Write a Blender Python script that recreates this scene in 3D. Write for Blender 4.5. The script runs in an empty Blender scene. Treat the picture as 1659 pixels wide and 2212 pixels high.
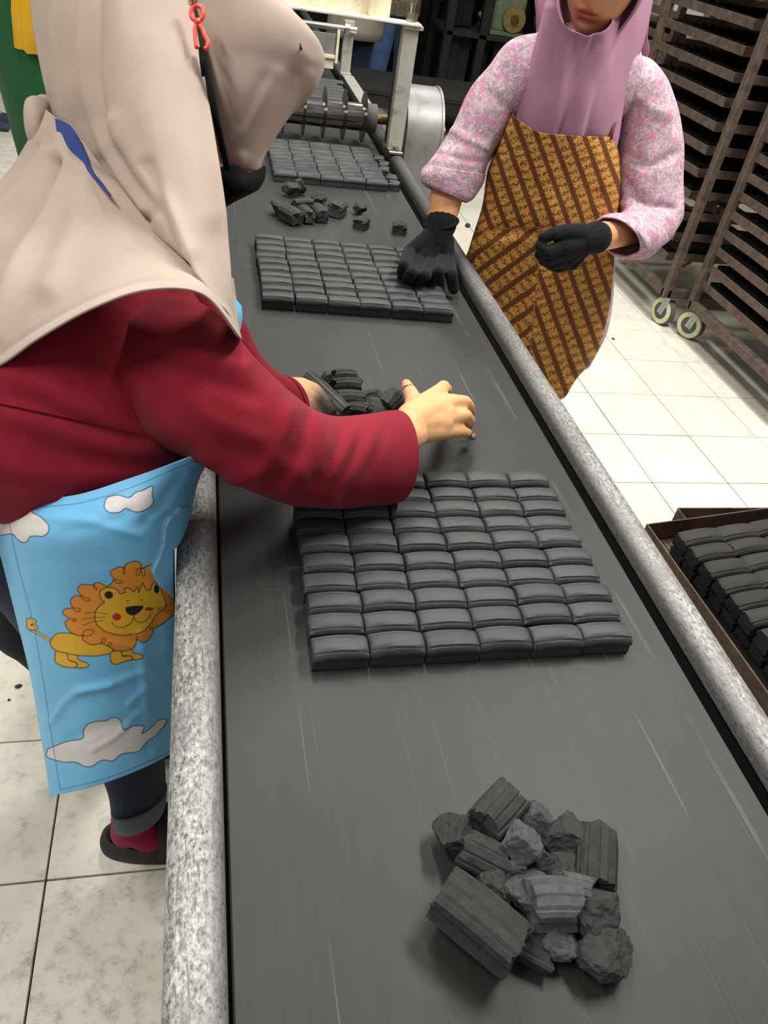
import bpy, bmesh, math, random
import numpy as np
from mathutils import Vector, Matrix

# ------------------------------------------------------------------ camera, world, lights, exposure
sc = bpy.context.scene
W, H, F = 1659.0, 2212.0, 1695.02
PITCH, ROLL, YAW, HC = 0.6681, 0.1826, 0.2927, 1.47582
_fw = np.array([math.sin(YAW)*math.cos(PITCH), math.cos(YAW)*math.cos(PITCH), -math.sin(PITCH)])
_r0 = np.array([math.cos(YAW), -math.sin(YAW), 0.0]); _u0 = np.cross(_r0, _fw)
_r = math.cos(ROLL)*_r0 + math.sin(ROLL)*_u0
_u = -math.sin(ROLL)*_r0 + math.cos(ROLL)*_u0
C0 = np.array([0.0, 0.0, HC])
camd = bpy.data.cameras.new('camera'); cam = bpy.data.objects.new('camera', camd)
sc.collection.objects.link(cam)
camd.sensor_fit = 'HORIZONTAL'; camd.sensor_width = 36.0; camd.lens = F/W*36.0; camd.clip_start = 0.02
cam.matrix_world = Matrix(((_r[0], _u[0], -_fw[0], 0), (_r[1], _u[1], -_fw[1], 0), (_r[2], _u[2], -_fw[2], HC), (0, 0, 0, 1)))
sc.camera = cam
sc.view_settings.view_transform = 'Standard'
try: sc.view_settings.look = 'None'
except Exception: pass
sc.view_settings.gamma = 1.0
sc.view_settings.use_curve_mapping = False
sc.view_settings.exposure = 0.30
world = bpy.data.worlds.new('world'); sc.world = world; world.use_nodes = True
world.node_tree.nodes['Background'].inputs[0].default_value = (1.0, 0.985, 0.96, 1)
world.node_tree.nodes['Background'].inputs[1].default_value = 0.27
def area(name, loc, sx, sy, power, col=(1, 0.965, 0.91), aim=None):
    l = bpy.data.lights.new(name, 'AREA'); l.shape = 'RECTANGLE'; l.size = sx; l.size_y = sy
    l.energy = power; l.color = col
    o = bpy.data.objects.new(name, l); sc.collection.objects.link(o); o.location = loc
    d = Vector(aim or (loc[0], loc[1], 0)) - Vector(loc)
    o.rotation_euler = d.to_track_quat('-Z', 'Y').to_euler()
area('hall_lamp', (1.7, 1.6, 3.3), 0.35, 1.3, 86)
area('hall_lamp.001', (0.2, 2.6, 3.4), 0.35, 1.3, 52)
area('hall_lamp.002', (-1.2, 0.4, 3.2), 0.35, 1.3, 46)
area('hall_lamp.003', (1.3, 4.6, 3.4), 0.35, 1.3, 36)

# ------------------------------------------------------------------ helpers
COL = sc.collection
rnd = random.Random(7)
nrg = np.random.RandomState(5)
def ray(x, y): return _fw + _r*(x-W/2)/F + _u*(H/2-y)/F
def pz(x, y, z):                       # the point at height z seen there in the photograph
    d = ray(x, y); return C0 + d*((z-HC)/d[2])
def py(x, y, Y):                       # on the upright plane y = Y
    d = ray(x, y); return C0 + d*(Y/d[1])
def px(x, y, X):
    d = ray(x, y); return C0 + d*(X/d[0])
def pd(x, y, dep): return C0 + ray(x, y)*dep
def project(P):
    d = np.asarray(P) - C0; z = d @ _fw; z = np.where(np.abs(z) < 1e-6, 1e-6, z)
    return W/2 + F*(d @ _r)/z, H/2 - F*(d @ _u)/z
def srgb(r, g, b):
    f = lambda c: (c/255/12.92) if c/255 <= 0.04045 else ((c/255+0.055)/1.055)**2.4
    return (f(r), f(g), f(b), 1)
def empty(name, loc, label=None, cat=None, group=None, rz=0):
    o = bpy.data.objects.new(name, None); COL.objects.link(o); o.location = loc; o.rotation_euler = (0, 0, rz)
    o.empty_display_size = 0.05
    return tag(o, label, cat, group)
def tag(o, label=None, cat=None, group=None, kind=None):
    if label: o['label'] = label
    if cat: o['category'] = cat
    if group: o['group'] = group
    if kind: o['kind'] = kind
    return o
def link(name, me, mat=None, parent=None, world=True):
    """world=True: mesh vertices are world coordinates, so undo the parent's (translation only) offset"""
    o = bpy.data.objects.new(name, me); COL.objects.link(o)
    if mat and not me.materials: me.materials.append(mat)
    if parent is not None:
        o.parent = parent
        if world: o.location = -wloc(parent)
    return o
def wloc(p):
    v = Vector((0, 0, 0))
    while p is not None: v = v + p.location; p = p.parent
    return v
def mk(name, verts, faces, mat=None, parent=None, smooth=False, world=True):
    me = bpy.data.meshes.new(name); me.from_pydata([tuple(map(float, v)) for v in verts], [], [tuple(map(int, f)) for f in faces]); me.update()
    bm = bmesh.new(); bm.from_mesh(me); bmesh.ops.recalc_face_normals(bm, faces=bm.faces); bm.to_mesh(me); bm.free()
    if smooth: me.polygons.foreach_set('use_smooth', [True]*len(me.polygons))
    return link(name, me, mat, parent, world)
def bmo(name, bm, mat=None, parent=None, smooth=False, world=True):
    me = bpy.data.meshes.new(name); bmesh.ops.recalc_face_normals(bm, faces=bm.faces); bm.to_mesh(me); bm.free()
    if smooth: me.polygons.foreach_set('use_smooth', [True]*len(me.polygons))
    return link(name, me, mat, parent, world)
def bbox(bm, c, s, bev=0.0, R=None, seg=1):
    """a (bevelled) box centred at c of full size s, turned by R"""
    r = bmesh.ops.create_cube(bm, size=1.0)['verts']
    for v in r: v.co = Vector((v.co.x*s[0], v.co.y*s[1], v.co.z*s[2]))
    if bev > 0:
        es = list({e for v in r for e in v.link_edges})
        g = bmesh.ops.bevel(bm, geom=es, offset=bev, segments=seg, affect='EDGES', clamp_overlap=True)
        r = list({v for f in g['faces'] for v in f.verts} | {v for v in r if v.is_valid})
    M = Matrix.Translation(Vector(c)) @ (R.to_4x4() if R is not None else Matrix())
    bmesh.ops.transform(bm, matrix=M, verts=r)
def bar(bm, a, b, w, h, bev=0.0, up=(0, 0, 1)):
    """rectangular bar from a to b"""
    a, b = Vector(a), Vector(b); d = b-a; L = d.length; d.normalize(); up = Vector(up)
    s = d.cross(up)
    if s.length < 1e-4: s = d.cross(Vector((0, 1, 0)))
    s.normalize(); t = s.cross(d)
    R = Matrix((s, d, t)).transposed()
    bbox(bm, (a+b)/2, (w, L, h), bev, R)
def cyl(bm, a, b, r, n=20, r2=None, cap=True):
    a, b = Vector(a), Vector(b); d = b-a; L = d.length
    q = d.to_track_quat('Z', 'Y').to_matrix().to_4x4()
    bmesh.ops.create_cone(bm, cap_ends=cap, segments=n, radius1=r, radius2=r if r2 is None else r2, depth=L, matrix=Matrix.Translation((a+b)/2) @ q)
def box(name, c, s, mat, parent=None, bev=0.003, R=None):
    bm = bmesh.new(); bbox(bm, c, s, bev, R); return bmo(name, bm, mat, parent)
def cylo(name, a, b, r, mat, parent=None, n=24, r2=None):
    bm = bmesh.new(); cyl(bm, a, b, r, n, r2); o = bmo(name, bm, mat, parent); shade_auto(o); return o
def shade_auto(o, ang=0.6):
    me = o.data; me.polygons.foreach_set('use_smooth', [True]*len(me.polygons))
    bm = bmesh.new(); bm.from_mesh(me)
    for e in bm.edges:
        if len(e.link_faces) == 2 and e.calc_face_angle(0) > ang: e.smooth = False
    bm.to_mesh(me); bm.free()
def tubeo(name, pts, r, mat, parent=None, n=8, closed=False):
    V, Fc = [], []; P = [np.array(p, float) for p in pts]; N = len(P); prev = None
    for i, p in enumerate(P):
        t = (P[(i+1) % N]-P[i-1]) if (closed or 0 < i < N-1) else (P[1]-P[0] if i == 0 else P[-1]-P[-2])
        t = t/np.linalg.norm(t); a = np.cross(t, [0.31, 0.17, 0.93]) if prev is None else prev - t*(prev@t)
        a /= np.linalg.norm(a); b = np.cross(t, a); prev = a
        rr = r[i] if hasattr(r, '__len__') else r
        for k in range(n):
            th = 2*math.pi*k/n; V.append(p+rr*(a*math.cos(th)+b*math.sin(th)))
    for i in range(N if closed else N-1):
        for k in range(n):
            j = (i+1) % N
            Fc.append((i*n+k, i*n+(k+1) % n, j*n+(k+1) % n, j*n+k))
    if not closed: Fc.append(tuple(range(n))); Fc.append(tuple((N-1)*n+k for k in range(n)))
    return mk(name, V, Fc, mat, parent, True)
def crom(ctrl, n):
    """Catmull-Rom through ctrl (first axis), n samples in all"""
    c = np.asarray(ctrl, float); m = len(c); out = []
    for t in np.linspace(0, m-1, n):
        i = min(int(t), m-2); f = t-i
        p0, p1, p2, p3 = c[max(i-1, 0)], c[i], c[i+1], c[min(i+2, m-1)]
        if i == 0: p0 = 2*p1-p2
        if i+2 > m-1: p3 = 2*p2-p1
        out.append(0.5*((2*p1)+(-p0+p2)*f+(2*p0-5*p1+4*p2-p3)*f*f+(-p0+3*p1-3*p2+p3)*f**3))
    return np.array(out)
def polydist(X, Y, pts):
    """distance of pixel arrays X,Y to a polyline"""
    D = np.full(X.shape, 1e9)
    for (ax, ay), (bx, by) in zip(pts[:-1], pts[1:]):
        dx, dy = bx-ax, by-ay; L = dx*dx+dy*dy+1e-9
        t = np.clip(((X-ax)*dx+(Y-ay)*dy)/L, 0, 1)
        D = np.minimum(D, np.hypot(X-ax-t*dx, Y-ay-t*dy))
    return D
def inpoly(X, Y, pts):
    ins = np.zeros(X.shape, bool); n = len(pts); j = n-1
    for i in range(n):
        xi, yi = pts[i]; xj, yj = pts[j]
        c = ((yi > Y) != (yj > Y)) & (X < (xj-xi)*(Y-yi)/((yj-yi) if yj != yi else 1e-9)+xi)
        ins ^= c; j = i
    return ins
def fold_amount(X, Y, folds):
    """cloth folds: polylines with height (m) and half-width (photo px)"""
    a = np.zeros(X.shape)
    for pts, amp, wd in folds:
        pts = [tuple(q) for q in crom(np.array(pts, float), max(8, 4*len(pts)))] if len(pts) > 2 else pts
        D = polydist(X, Y, pts); a += amp*np.exp(-(D/wd)**2)
    return a
def vnoise(P, scale, seed=0):
    """smooth 3-D value noise, -1..1"""
    rs = np.random.RandomState(seed); T = rs.rand(32, 32, 32)*2-1
    Q = np.asarray(P)*scale+100.0; I = np.floor(Q).astype(int); f = Q-I; f = f*f*(3-2*f); out = 0
    for dx in (0, 1):
        for dy in (0, 1):
            for dz in (0, 1):
                w = (f[..., 0] if dx else 1-f[..., 0])*(f[..., 1] if dy else 1-f[..., 1])*(f[..., 2] if dz else 1-f[..., 2])
                out = out+w*T[(I[..., 0]+dx) % 32, (I[..., 1]+dy) % 32, (I[..., 2]+dz) % 32]
    return out
def tube_sil(name, secs, mat, parent, n=48, ns=40, folds=(), cap=(True, True), solid=0.0, fn=pd, wrinkle=0.0, wscale=30, bulge_end=0.0, sub=None, keep=None):
    """a cloth or body tube: every section gives its two edges as photo points with a distance, and its half depth in metres"""
    A = np.array([fn(*s[0], s[2]) for s in secs]); B = np.array([fn(*s[1], s[3] if len(s) > 4 else s[2]) for s in secs])
    T = np.array([[s[-1]] for s in secs], float)
    Q = crom(np.hstack([A, B, T]), ns)
    V = []; N = []
    ax = np.gradient(Q[:, :3]+Q[:, 3:6], axis=0)
    for i, q in enumerate(Q):
        a, b, t = q[:3], q[3:6], q[6]; c = (a+b)/2; u = (b-a)/2; v = C0-c; uu = u/np.linalg.norm(u)
        v = v-uu*(v@uu); v /= np.linalg.norm(v)
        d = ax[i]/np.linalg.norm(ax[i]); w = np.cross(uu, d); w /= np.linalg.norm(w)
        if w@v < 0: w = -w
        v = w*0.7+v*0.3; v = v-uu*(v@uu); v /= np.linalg.norm(v)
        for k in range(n):
            th = 2*math.pi*k/n
            V.append(c+u*math.cos(th)+v*t*math.sin(th)); N.append(u/np.linalg.norm(u)*math.cos(th)+v*math.sin(th))
    V = np.array(V); N = np.array(N); N /= np.linalg.norm(N, axis=1)[:, None]
    if folds:
        X, Y = project(V); face = np.clip(((C0-V)*N).sum(1)/np.linalg.norm(C0-V, axis=1)*2.5, 0, 1)
        V = V+N*(fold_amount(X, Y, folds)*face)[:, None]
    if wrinkle: V = V+N*(wrinkle*vnoise(V*np.array([1, 1, 0.6]), wscale, 3))[:, None]
    Fc = []
    for i in range(ns-1):
        for k in range(n): Fc.append((i*n+k, i*n+(k+1) % n, (i+1)*n+(k+1) % n, (i+1)*n+k))
    if cap[0]: V = np.vstack([V, V[:n].mean(0)]); Fc += [(len(V)-1, (k+1) % n, k) for k in range(n)]
    if cap[1]: V = np.vstack([V, V[(ns-1)*n:ns*n].mean(0)]); Fc += [(len(V)-1, (ns-1)*n+k, (ns-1)*n+(k+1) % n) for k in range(n)]
    o = mk(name, V, Fc, mat, parent, True)
    if solid: m = o.modifiers.new('s', 'SOLIDIFY'); m.thickness = solid; m.offset = -1
    return o
def grid_cloth(name, ctrl, nu, nv, mat, parent, folds=(), solid=0.003, wrinkle=0.0, wscale=30, fn=pd, closed=False, post=None, smooth=True):
    """a draped sheet: rows of (photo x, photo y, distance) control points, smoothly interpolated"""
    rows = np.array([[fn(*p) for p in row] for row in ctrl])              # rows x cols x 3
    g = crom(rows.reshape(len(rows), -1), nv).reshape(nv, -1, 3)
    g = crom(np.swapaxes(g, 0, 1).reshape(g.shape[1], -1), nu).reshape(nu, nv, 3); g = np.swapaxes(g, 0, 1)
    V = g.reshape(-1, 3)
    gu = np.gradient(g, axis=1); gv = np.gradient(g, axis=0); N = np.cross(gu, gv).reshape(-1, 3)
    N /= np.linalg.norm(N, axis=1)[:, None]+1e-12
    s = np.sign(((C0-V)*N).sum(1).mean()); N = N*s
    X, Y = project(V)
    if folds: V = V+N*fold_amount(X, Y, folds)[:, None]
    if wrinkle: V = V+N*(wrinkle*vnoise(V, wscale, 3))[:, None]
    if post is not None: V = post(V, N, X, Y)
    Fc = [(i*nu+k, i*nu+k+1, (i+1)*nu+k+1, (i+1)*nu+k) for i in range(nv-1) for k in range(nu-1)]
    me = bpy.data.meshes.new(name); me.from_pydata(V.tolist(), [], Fc if s > 0 else [f[::-1] for f in Fc]); me.update()
    if smooth: me.polygons.foreach_set('use_smooth', [True]*len(Fc))
    o = link(name, me, mat, parent)
    if solid: m = o.modifiers.new('s', 'SOLIDIFY'); m.thickness = solid; m.offset = -1
    return o, X, Y
def keep_off(o, lim, side, ztop=0.782):
    """cloth lies against the rail, not in it"""
    off = np.array(wloc(o.parent)) if o.parent else np.zeros(3); n = len(o.data.vertices); a = np.zeros(n*3); o.data.vertices.foreach_get('co', a); a = a.reshape(-1, 3)
    m = (a[:, 2] < ztop); a[m, 0] = np.minimum(a[m, 0], lim) if side < 0 else np.maximum(a[m, 0], lim); o.data.vertices.foreach_set('co', a.ravel()); o.data.update()
def vattr(o, name, cols):
    a = o.data.attributes.new(name, 'FLOAT_COLOR', 'POINT'); a.data.foreach_set('color', np.asarray(cols, np.float32).ravel())
def fattr(o, name, vals):
    a = o.data.attributes.new(name, 'FLOAT', 'POINT'); a.data.foreach_set('value', np.asarray(vals, np.float32))
def freeze(o):
    dg = bpy.context.evaluated_depsgraph_get(); dg.update()
    me = bpy.data.meshes.new_from_object(o.evaluated_get(dg)); o.modifiers.clear(); old = o.data; o.data = me; bpy.data.meshes.remove(old); return o
def capsule_geo(p0, r0, p1, r1, V, Fc, n=14, m=5):
    p0, p1 = np.array(p0, float), np.array(p1, float); d = p1-p0; L = np.linalg.norm(d)
    d = d/L if L > 1e-6 else np.array([0, 0, 1.0])
    a = np.cross(d, [0.3, 0.9, 0.2] if abs(d[1]) < 0.8 else [0.9, 0.1, 0.2]); a /= np.linalg.norm(a); b = np.cross(d, a)
    base = len(V); rings = []
    for i in range(m+1): ph = -math.pi/2+math.pi/2*i/m; rings.append((p0+d*r0*math.sin(ph), r0*math.cos(ph)))
    for i in range(m+1): ph = math.pi/2*i/m; rings.append((p1+d*r1*math.sin(ph), r1*math.cos(ph)))
    for c, r in rings:
        for k in range(n): th = 2*math.pi*k/n; V.append(c+max(r, 1e-4)*(a*math.cos(th)+b*math.sin(th)))
    for i in range(len(rings)-1):
        for k in range(n): Fc.append((base+i*n+k, base+i*n+(k+1) % n, base+(i+1)*n+(k+1) % n, base+(i+1)*n+k))
    Fc.append(tuple(base+k for k in range(n))[::-1]); Fc.append(tuple(base+(len(rings)-1)*n+k for k in range(n)))
def chain(*pr):                        # ((point, r), (point, r), ...) -> capsules
    return [(pr[i][0], pr[i][1], pr[i+1][0], pr[i+1][1]) for i in range(len(pr)-1)]
def organic(name, caps, mat, parent, voxel=0.003, it=6, extra=None, fac=0.5):
    """one continuous skin grown round tapered limbs"""
    V, Fc = [], []
    for c in caps: capsule_geo(*c, V, Fc)
    if extra:
        for ev, ef in extra: b = len(V); V += list(ev); Fc += [tuple(b+i for i in f) for f in ef]
    o = mk(name, V, Fc, mat, parent, True)
    m = o.modifiers.new('r', 'REMESH'); m.mode = 'VOXEL'; m.voxel_size = voxel; m.use_smooth_shade = True
    m = o.modifiers.new('s', 'SMOOTH'); m.factor = fac; m.iterations = it
    freeze(o); o.data.polygons.foreach_set('use_smooth', [True]*len(o.data.polygons))
    if not o.data.materials: o.data.materials.append(mat)
    return o

# ------------------------------------------------------------------ materials
def nt(name):
    m = bpy.data.materials.new(name); m.use_nodes = True; t = m.node_tree; b = t.nodes['Principled BSDF']; return m, t, b
def N(t, kind, **kw):
    n = t.nodes.new(kind)
    for k, v in kw.items():
        if k in ('op', 'operation'): n.operation = v
        elif hasattr(n, k): setattr(n, k, v)
    return n
def S(t, a, b): t.links.new(a, b)
def coord(t, scale=(1, 1, 1), which='Object', loc=(0, 0, 0), rot=(0, 0, 0), rand=False):
    c = N(t, 'ShaderNodeTexCoord'); m = N(t, 'ShaderNodeMapping'); m.inputs['Scale'].default_value = scale; m.inputs['Rotation'].default_value = rot; m.inputs['Location'].default_value = loc
    out = c.outputs[which]
    if rand:
        oi = N(t, 'ShaderNodeObjectInfo'); mu = N(t, 'ShaderNodeMath', op='MULTIPLY'); mu.inputs[1].default_value = 37.0; S(t, oi.outputs['Random'], mu.inputs[0])
        va = N(t, 'ShaderNodeVectorMath', op='ADD'); S(t, out, va.inputs[0]); S(t, mu.outputs[0], va.inputs[1]); out = va.outputs[0]
    S(t, out, m.inputs['Vector']); return m.outputs[0]
def noise(t, vec, scale, detail=4, rough=0.55, dist=0.0):
    n = N(t, 'ShaderNodeTexNoise'); n.inputs['Scale'].default_value = scale; n.inputs['Detail'].default_value = detail; n.inputs['Roughness'].default_value = rough; n.inputs['Distortion'].default_value = dist
    S(t, vec, n.inputs['Vector']); return n.outputs['Fac']
def ramp(t, fac, stops, interp='LINEAR'):
    r = N(t, 'ShaderNodeValToRGB'); r.color_ramp.interpolation = interp; e = r.color_ramp.elements
    while len(e) < len(stops): e.new(0.5)
    for el, (p, c) in zip(e, stops):
        el.position = p; el.color = c if len(c) == 4 else (*c, 1)
    S(t, fac, r.inputs[0]); return r.outputs[0]
def mixc(t, fac, a, b, mode='MIX'):
    m = N(t, 'ShaderNodeMix'); m.data_type = 'RGBA'; m.blend_type = mode
    for v, i in ((fac, 0), (a, 6), (b, 7)):
        if hasattr(v, 'is_linked') or hasattr(v, 'links'): S(t, v, m.inputs[i])
        else: m.inputs[i].default_value = v
    return m.outputs[2]
def math_(t, op, a, b=None, c=None):
    m = N(t, 'ShaderNodeMath', op=op)
    for i, v in enumerate((a, b, c)):
        if v is None: continue
        if hasattr(v, 'links'): S(t, v, m.inputs[i])
        else: m.inputs[i].default_value = v
    return m.outputs[0]
def bump(t, b, h, strength=0.3, dist=0.002):
    n = N(t, 'ShaderNodeBump'); n.inputs['Strength'].default_value = strength; n.inputs['Distance'].default_value = dist
    S(t, h, n.inputs['Height']); S(t, n.outputs[0], b.inputs['Normal'])
def k(c, f): return (c[0]*f, c[1]*f, c[2]*f, 1)
def plain(name, c, rough=0.5, metal=0.0, var=0.15, scale=30, bmp=0.0, rand=False, spec=None, stretch=(1, 1, 1), bscale=None):
    m, t, b = nt(name); v = coord(t, scale=stretch, rand=rand); f = noise(t, v, scale, 5)
    S(t, ramp(t, f, [(0.3, k(c, 1-var)), (0.7, k(c, 1+var))]), b.inputs['Base Color'])
    b.inputs['Roughness'].default_value = rough; b.inputs['Metallic'].default_value = metal
    if spec is not None: b.inputs['Specular IOR Level'].default_value = spec
    if bmp: bump(t, b, noise(t, v, bscale or scale*3, 6, 0.7), bmp, 0.002)
    return m
def fabric(name, c, rough=0.9, weave=1400, var=0.06, sheen=0.06, bstr=0.12):
    m, t, b = nt(name); v = coord(t); f = noise(t, v, 14, 3)
    S(t, ramp(t, f, [(0.3, k(c, 1-var)), (0.7, k(c, 1+var))]), b.inputs['Base Color'])
    b.inputs['Roughness'].default_value = rough; b.inputs['Specular IOR Level'].default_value = 0.2
    b.inputs['Sheen Weight'].default_value = sheen; b.inputs['Sheen Roughness'].default_value = 0.5
    bump(t, b, noise(t, v, weave, 2), bstr, 0.0006); return m
M = {}
M['hijab_beige'] = fabric('hijab_beige', srgb(180, 162, 149))
M['maroon'] = fabric('maroon_cotton', srgb(134, 26, 42), var=0.1)
M['hijab_mauve'] = fabric('hijab_mauve', srgb(170, 124, 148))
M['black_cloth'] = fabric('black_cloth', srgb(9, 9, 10), sheen=0.0)
M['denim'] = fabric('dark_denim', srgb(47, 54, 66), var=0.2, weave=900)
M['denim_cuff'] = fabric('denim_inside', srgb(96, 100, 108), var=0.12, weave=900)
M['blue_jeans'] = fabric('blue_jeans', srgb(70, 98, 140), var=0.2)
M['navy'] = fabric('navy_trousers', srgb(33, 42, 58), var=0.2)
M['grey_apron'] = fabric('grey_apron', srgb(150, 144, 132))
M['green'] = fabric('green_tunic', srgb(40, 92, 56), var=0.12)
M['yellow'] = fabric('yellow_sash', srgb(248, 190, 40))
M['red_cloth'] = fabric('red_skirt', srgb(150, 40, 50))
M['sock'] = fabric('crimson_sock', srgb(148, 30, 62), weave=700, bstr=0.4)
M['blue_strap'] = fabric('blue_strap', srgb(48, 66, 130))
M['sky_cloth'] = fabric('sky_blue_cloth', srgb(112, 188, 230))
M['cream_top'] = plain('cream_patterned', srgb(176, 160, 134), 0.9, 0, 0.45, 45)
M['red_plastic'] = plain('red_plastic', srgb(232, 74, 58), 0.4, 0, 0.03)
M['clog'] = plain('black_foam', srgb(40, 39, 38), 0.75, 0, 0.12, 60, 0.1)
M['clog_in'] = plain('black_insole', srgb(26, 24, 25), 0.85, 0, 0.1, 60)
M['black_steel'] = plain('black_steel', srgb(14, 14, 13), 0.6, 0.2, 0.4, 25)
M['dark_wood'] = plain('sooty_wood', srgb(24, 22, 20), 0.85, 0, 0.5, 12, 0.2, stretch=(1, 6, 1))
M['soot'] = plain('soot', srgb(9, 9, 9), 0.95, 0, 0.3, 30)
M['shaft'] = plain('bronze_shaft', srgb(110, 84, 44), 0.4, 0.8, 0.2)
M['green_paint'] = plain('green_machine_paint', srgb(92, 106, 84), 0.6, 0.1, 0.25, 18)
M['flange'] = plain('oily_brass', srgb(122, 108, 64), 0.5, 0.3, 0.25, 30)
M['grey_plastic'] = plain('grey_plastic', srgb(70, 72, 80), 0.5)
M['white_paper'] = plain('white_paper', srgb(225, 222, 212), 0.8, 0, 0.04)
M['wall'] = plain('stained_plaster', srgb(176, 170, 152), 0.9, 0, 0.2, 4, 0.1)
M['sandal'] = plain('navy_rubber', srgb(50, 60, 84), 0.8)
M['nail'] = plain('fingernail', srgb(232, 198, 204), 0.3, 0, 0.03)
M['steel'] = plain('bare_steel', srgb(196, 194, 188), 0.22, 1.0, 0.1, 40)
M['black_lip'] = plain('black_rubber_strip', srgb(4, 4, 4), 0.9, 0, 0.2, spec=0.05)  # near-black colour for the shadow between belt and rail
M['zinc'] = plain('galvanised_fork', srgb(168, 176, 168), 0.5, 0.5, 0.15, 50)
M['wheel'] = plain('cream_nylon_wheel', srgb(206, 204, 158), 0.5, 0, 0.1, 40)
M['tyre'] = plain('dusty_tyre', srgb(96, 94, 90), 0.8, 0, 0.15, 50)
M['mesh_wire'] = plain('tray_wire', srgb(120, 100, 92), 0.6, 0.6, 0.2, 60)

def skin_mat(name, c):
    m, t, b = nt(name); v = coord(t); a = N(t, 'ShaderNodeAttribute'); a.attribute_name = 'tint'
    f = noise(t, v, 60, 4); base = ramp(t, f, [(0.3, k(c, 0.94)), (0.7, k(c, 1.05))])
    S(t, mixc(t, 1.0, base, a.outputs['Color'], 'MULTIPLY'), b.inputs['Base Color'])
    b.inputs['Roughness'].default_value = 0.5; b.inputs['Subsurface Weight'].default_value = 0.12
    b.inputs['Subsurface Radius'].default_value = (0.01, 0.004, 0.002); b.inputs['Specular IOR Level'].default_value = 0.35
    bump(t, b, noise(t, v, 500, 3), 0.12, 0.0008); return m
M['skin_light'] = skin_mat('skin_light', srgb(226, 172, 124))
M['skin_tan'] = skin_mat('skin_tan', srgb(220, 158, 112))
M['skin_far'] = skin_mat('skin_far', srgb(190, 130, 92))

# charcoal: compressed powder, faint sheen along the extrusion
def charcoal(name, c, var=0.2, rough=0.55, dull=0.35, scale=60, bstr=0.35, stretch=(0.25, 1, 1)):
    m, t, b = nt(name); v = coord(t, stretch, rand=True); f = noise(t, v, scale, 6, 0.65)
    oi = N(t, 'ShaderNodeObjectInfo'); tone = math_(t, 'MULTIPLY_ADD', oi.outputs['Random'], 0.35, 0.82)
    base = ramp(t, f, [(0.25, k(c, 1-var)), (0.75, k(c, 1+var))]); mm = N(t, 'ShaderNodeVectorMath', op='SCALE'); S(t, base, mm.inputs[0]); S(t, tone, mm.inputs['Scale'])
    S(t, mm.outputs[0], b.inputs['Base Color']); b.inputs['Roughness'].default_value = rough; b.inputs['Specular IOR Level'].default_value = dull
    bump(t, b, noise(t, v, scale*5, 6, 0.75), bstr, 0.0012); return m
M['briquette'] = charcoal('pressed_charcoal', srgb(58, 59, 60), 0.24, 0.5, 0.4, 60, 0.5)
M['briquette_dark'] = charcoal('damp_charcoal', srgb(44, 43, 42), rough=0.75)
M['chunk'] = charcoal('broken_charcoal', srgb(50, 52, 51), 0.5, 0.65, 0.45, 110, 1.0, (1, 1, 1))
M['chunk_pale'] = charcoal('pale_broken_charcoal', srgb(78, 81, 81), 0.35, 0.7, 0.4, 120, 0.9, (1, 1, 1))

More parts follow.
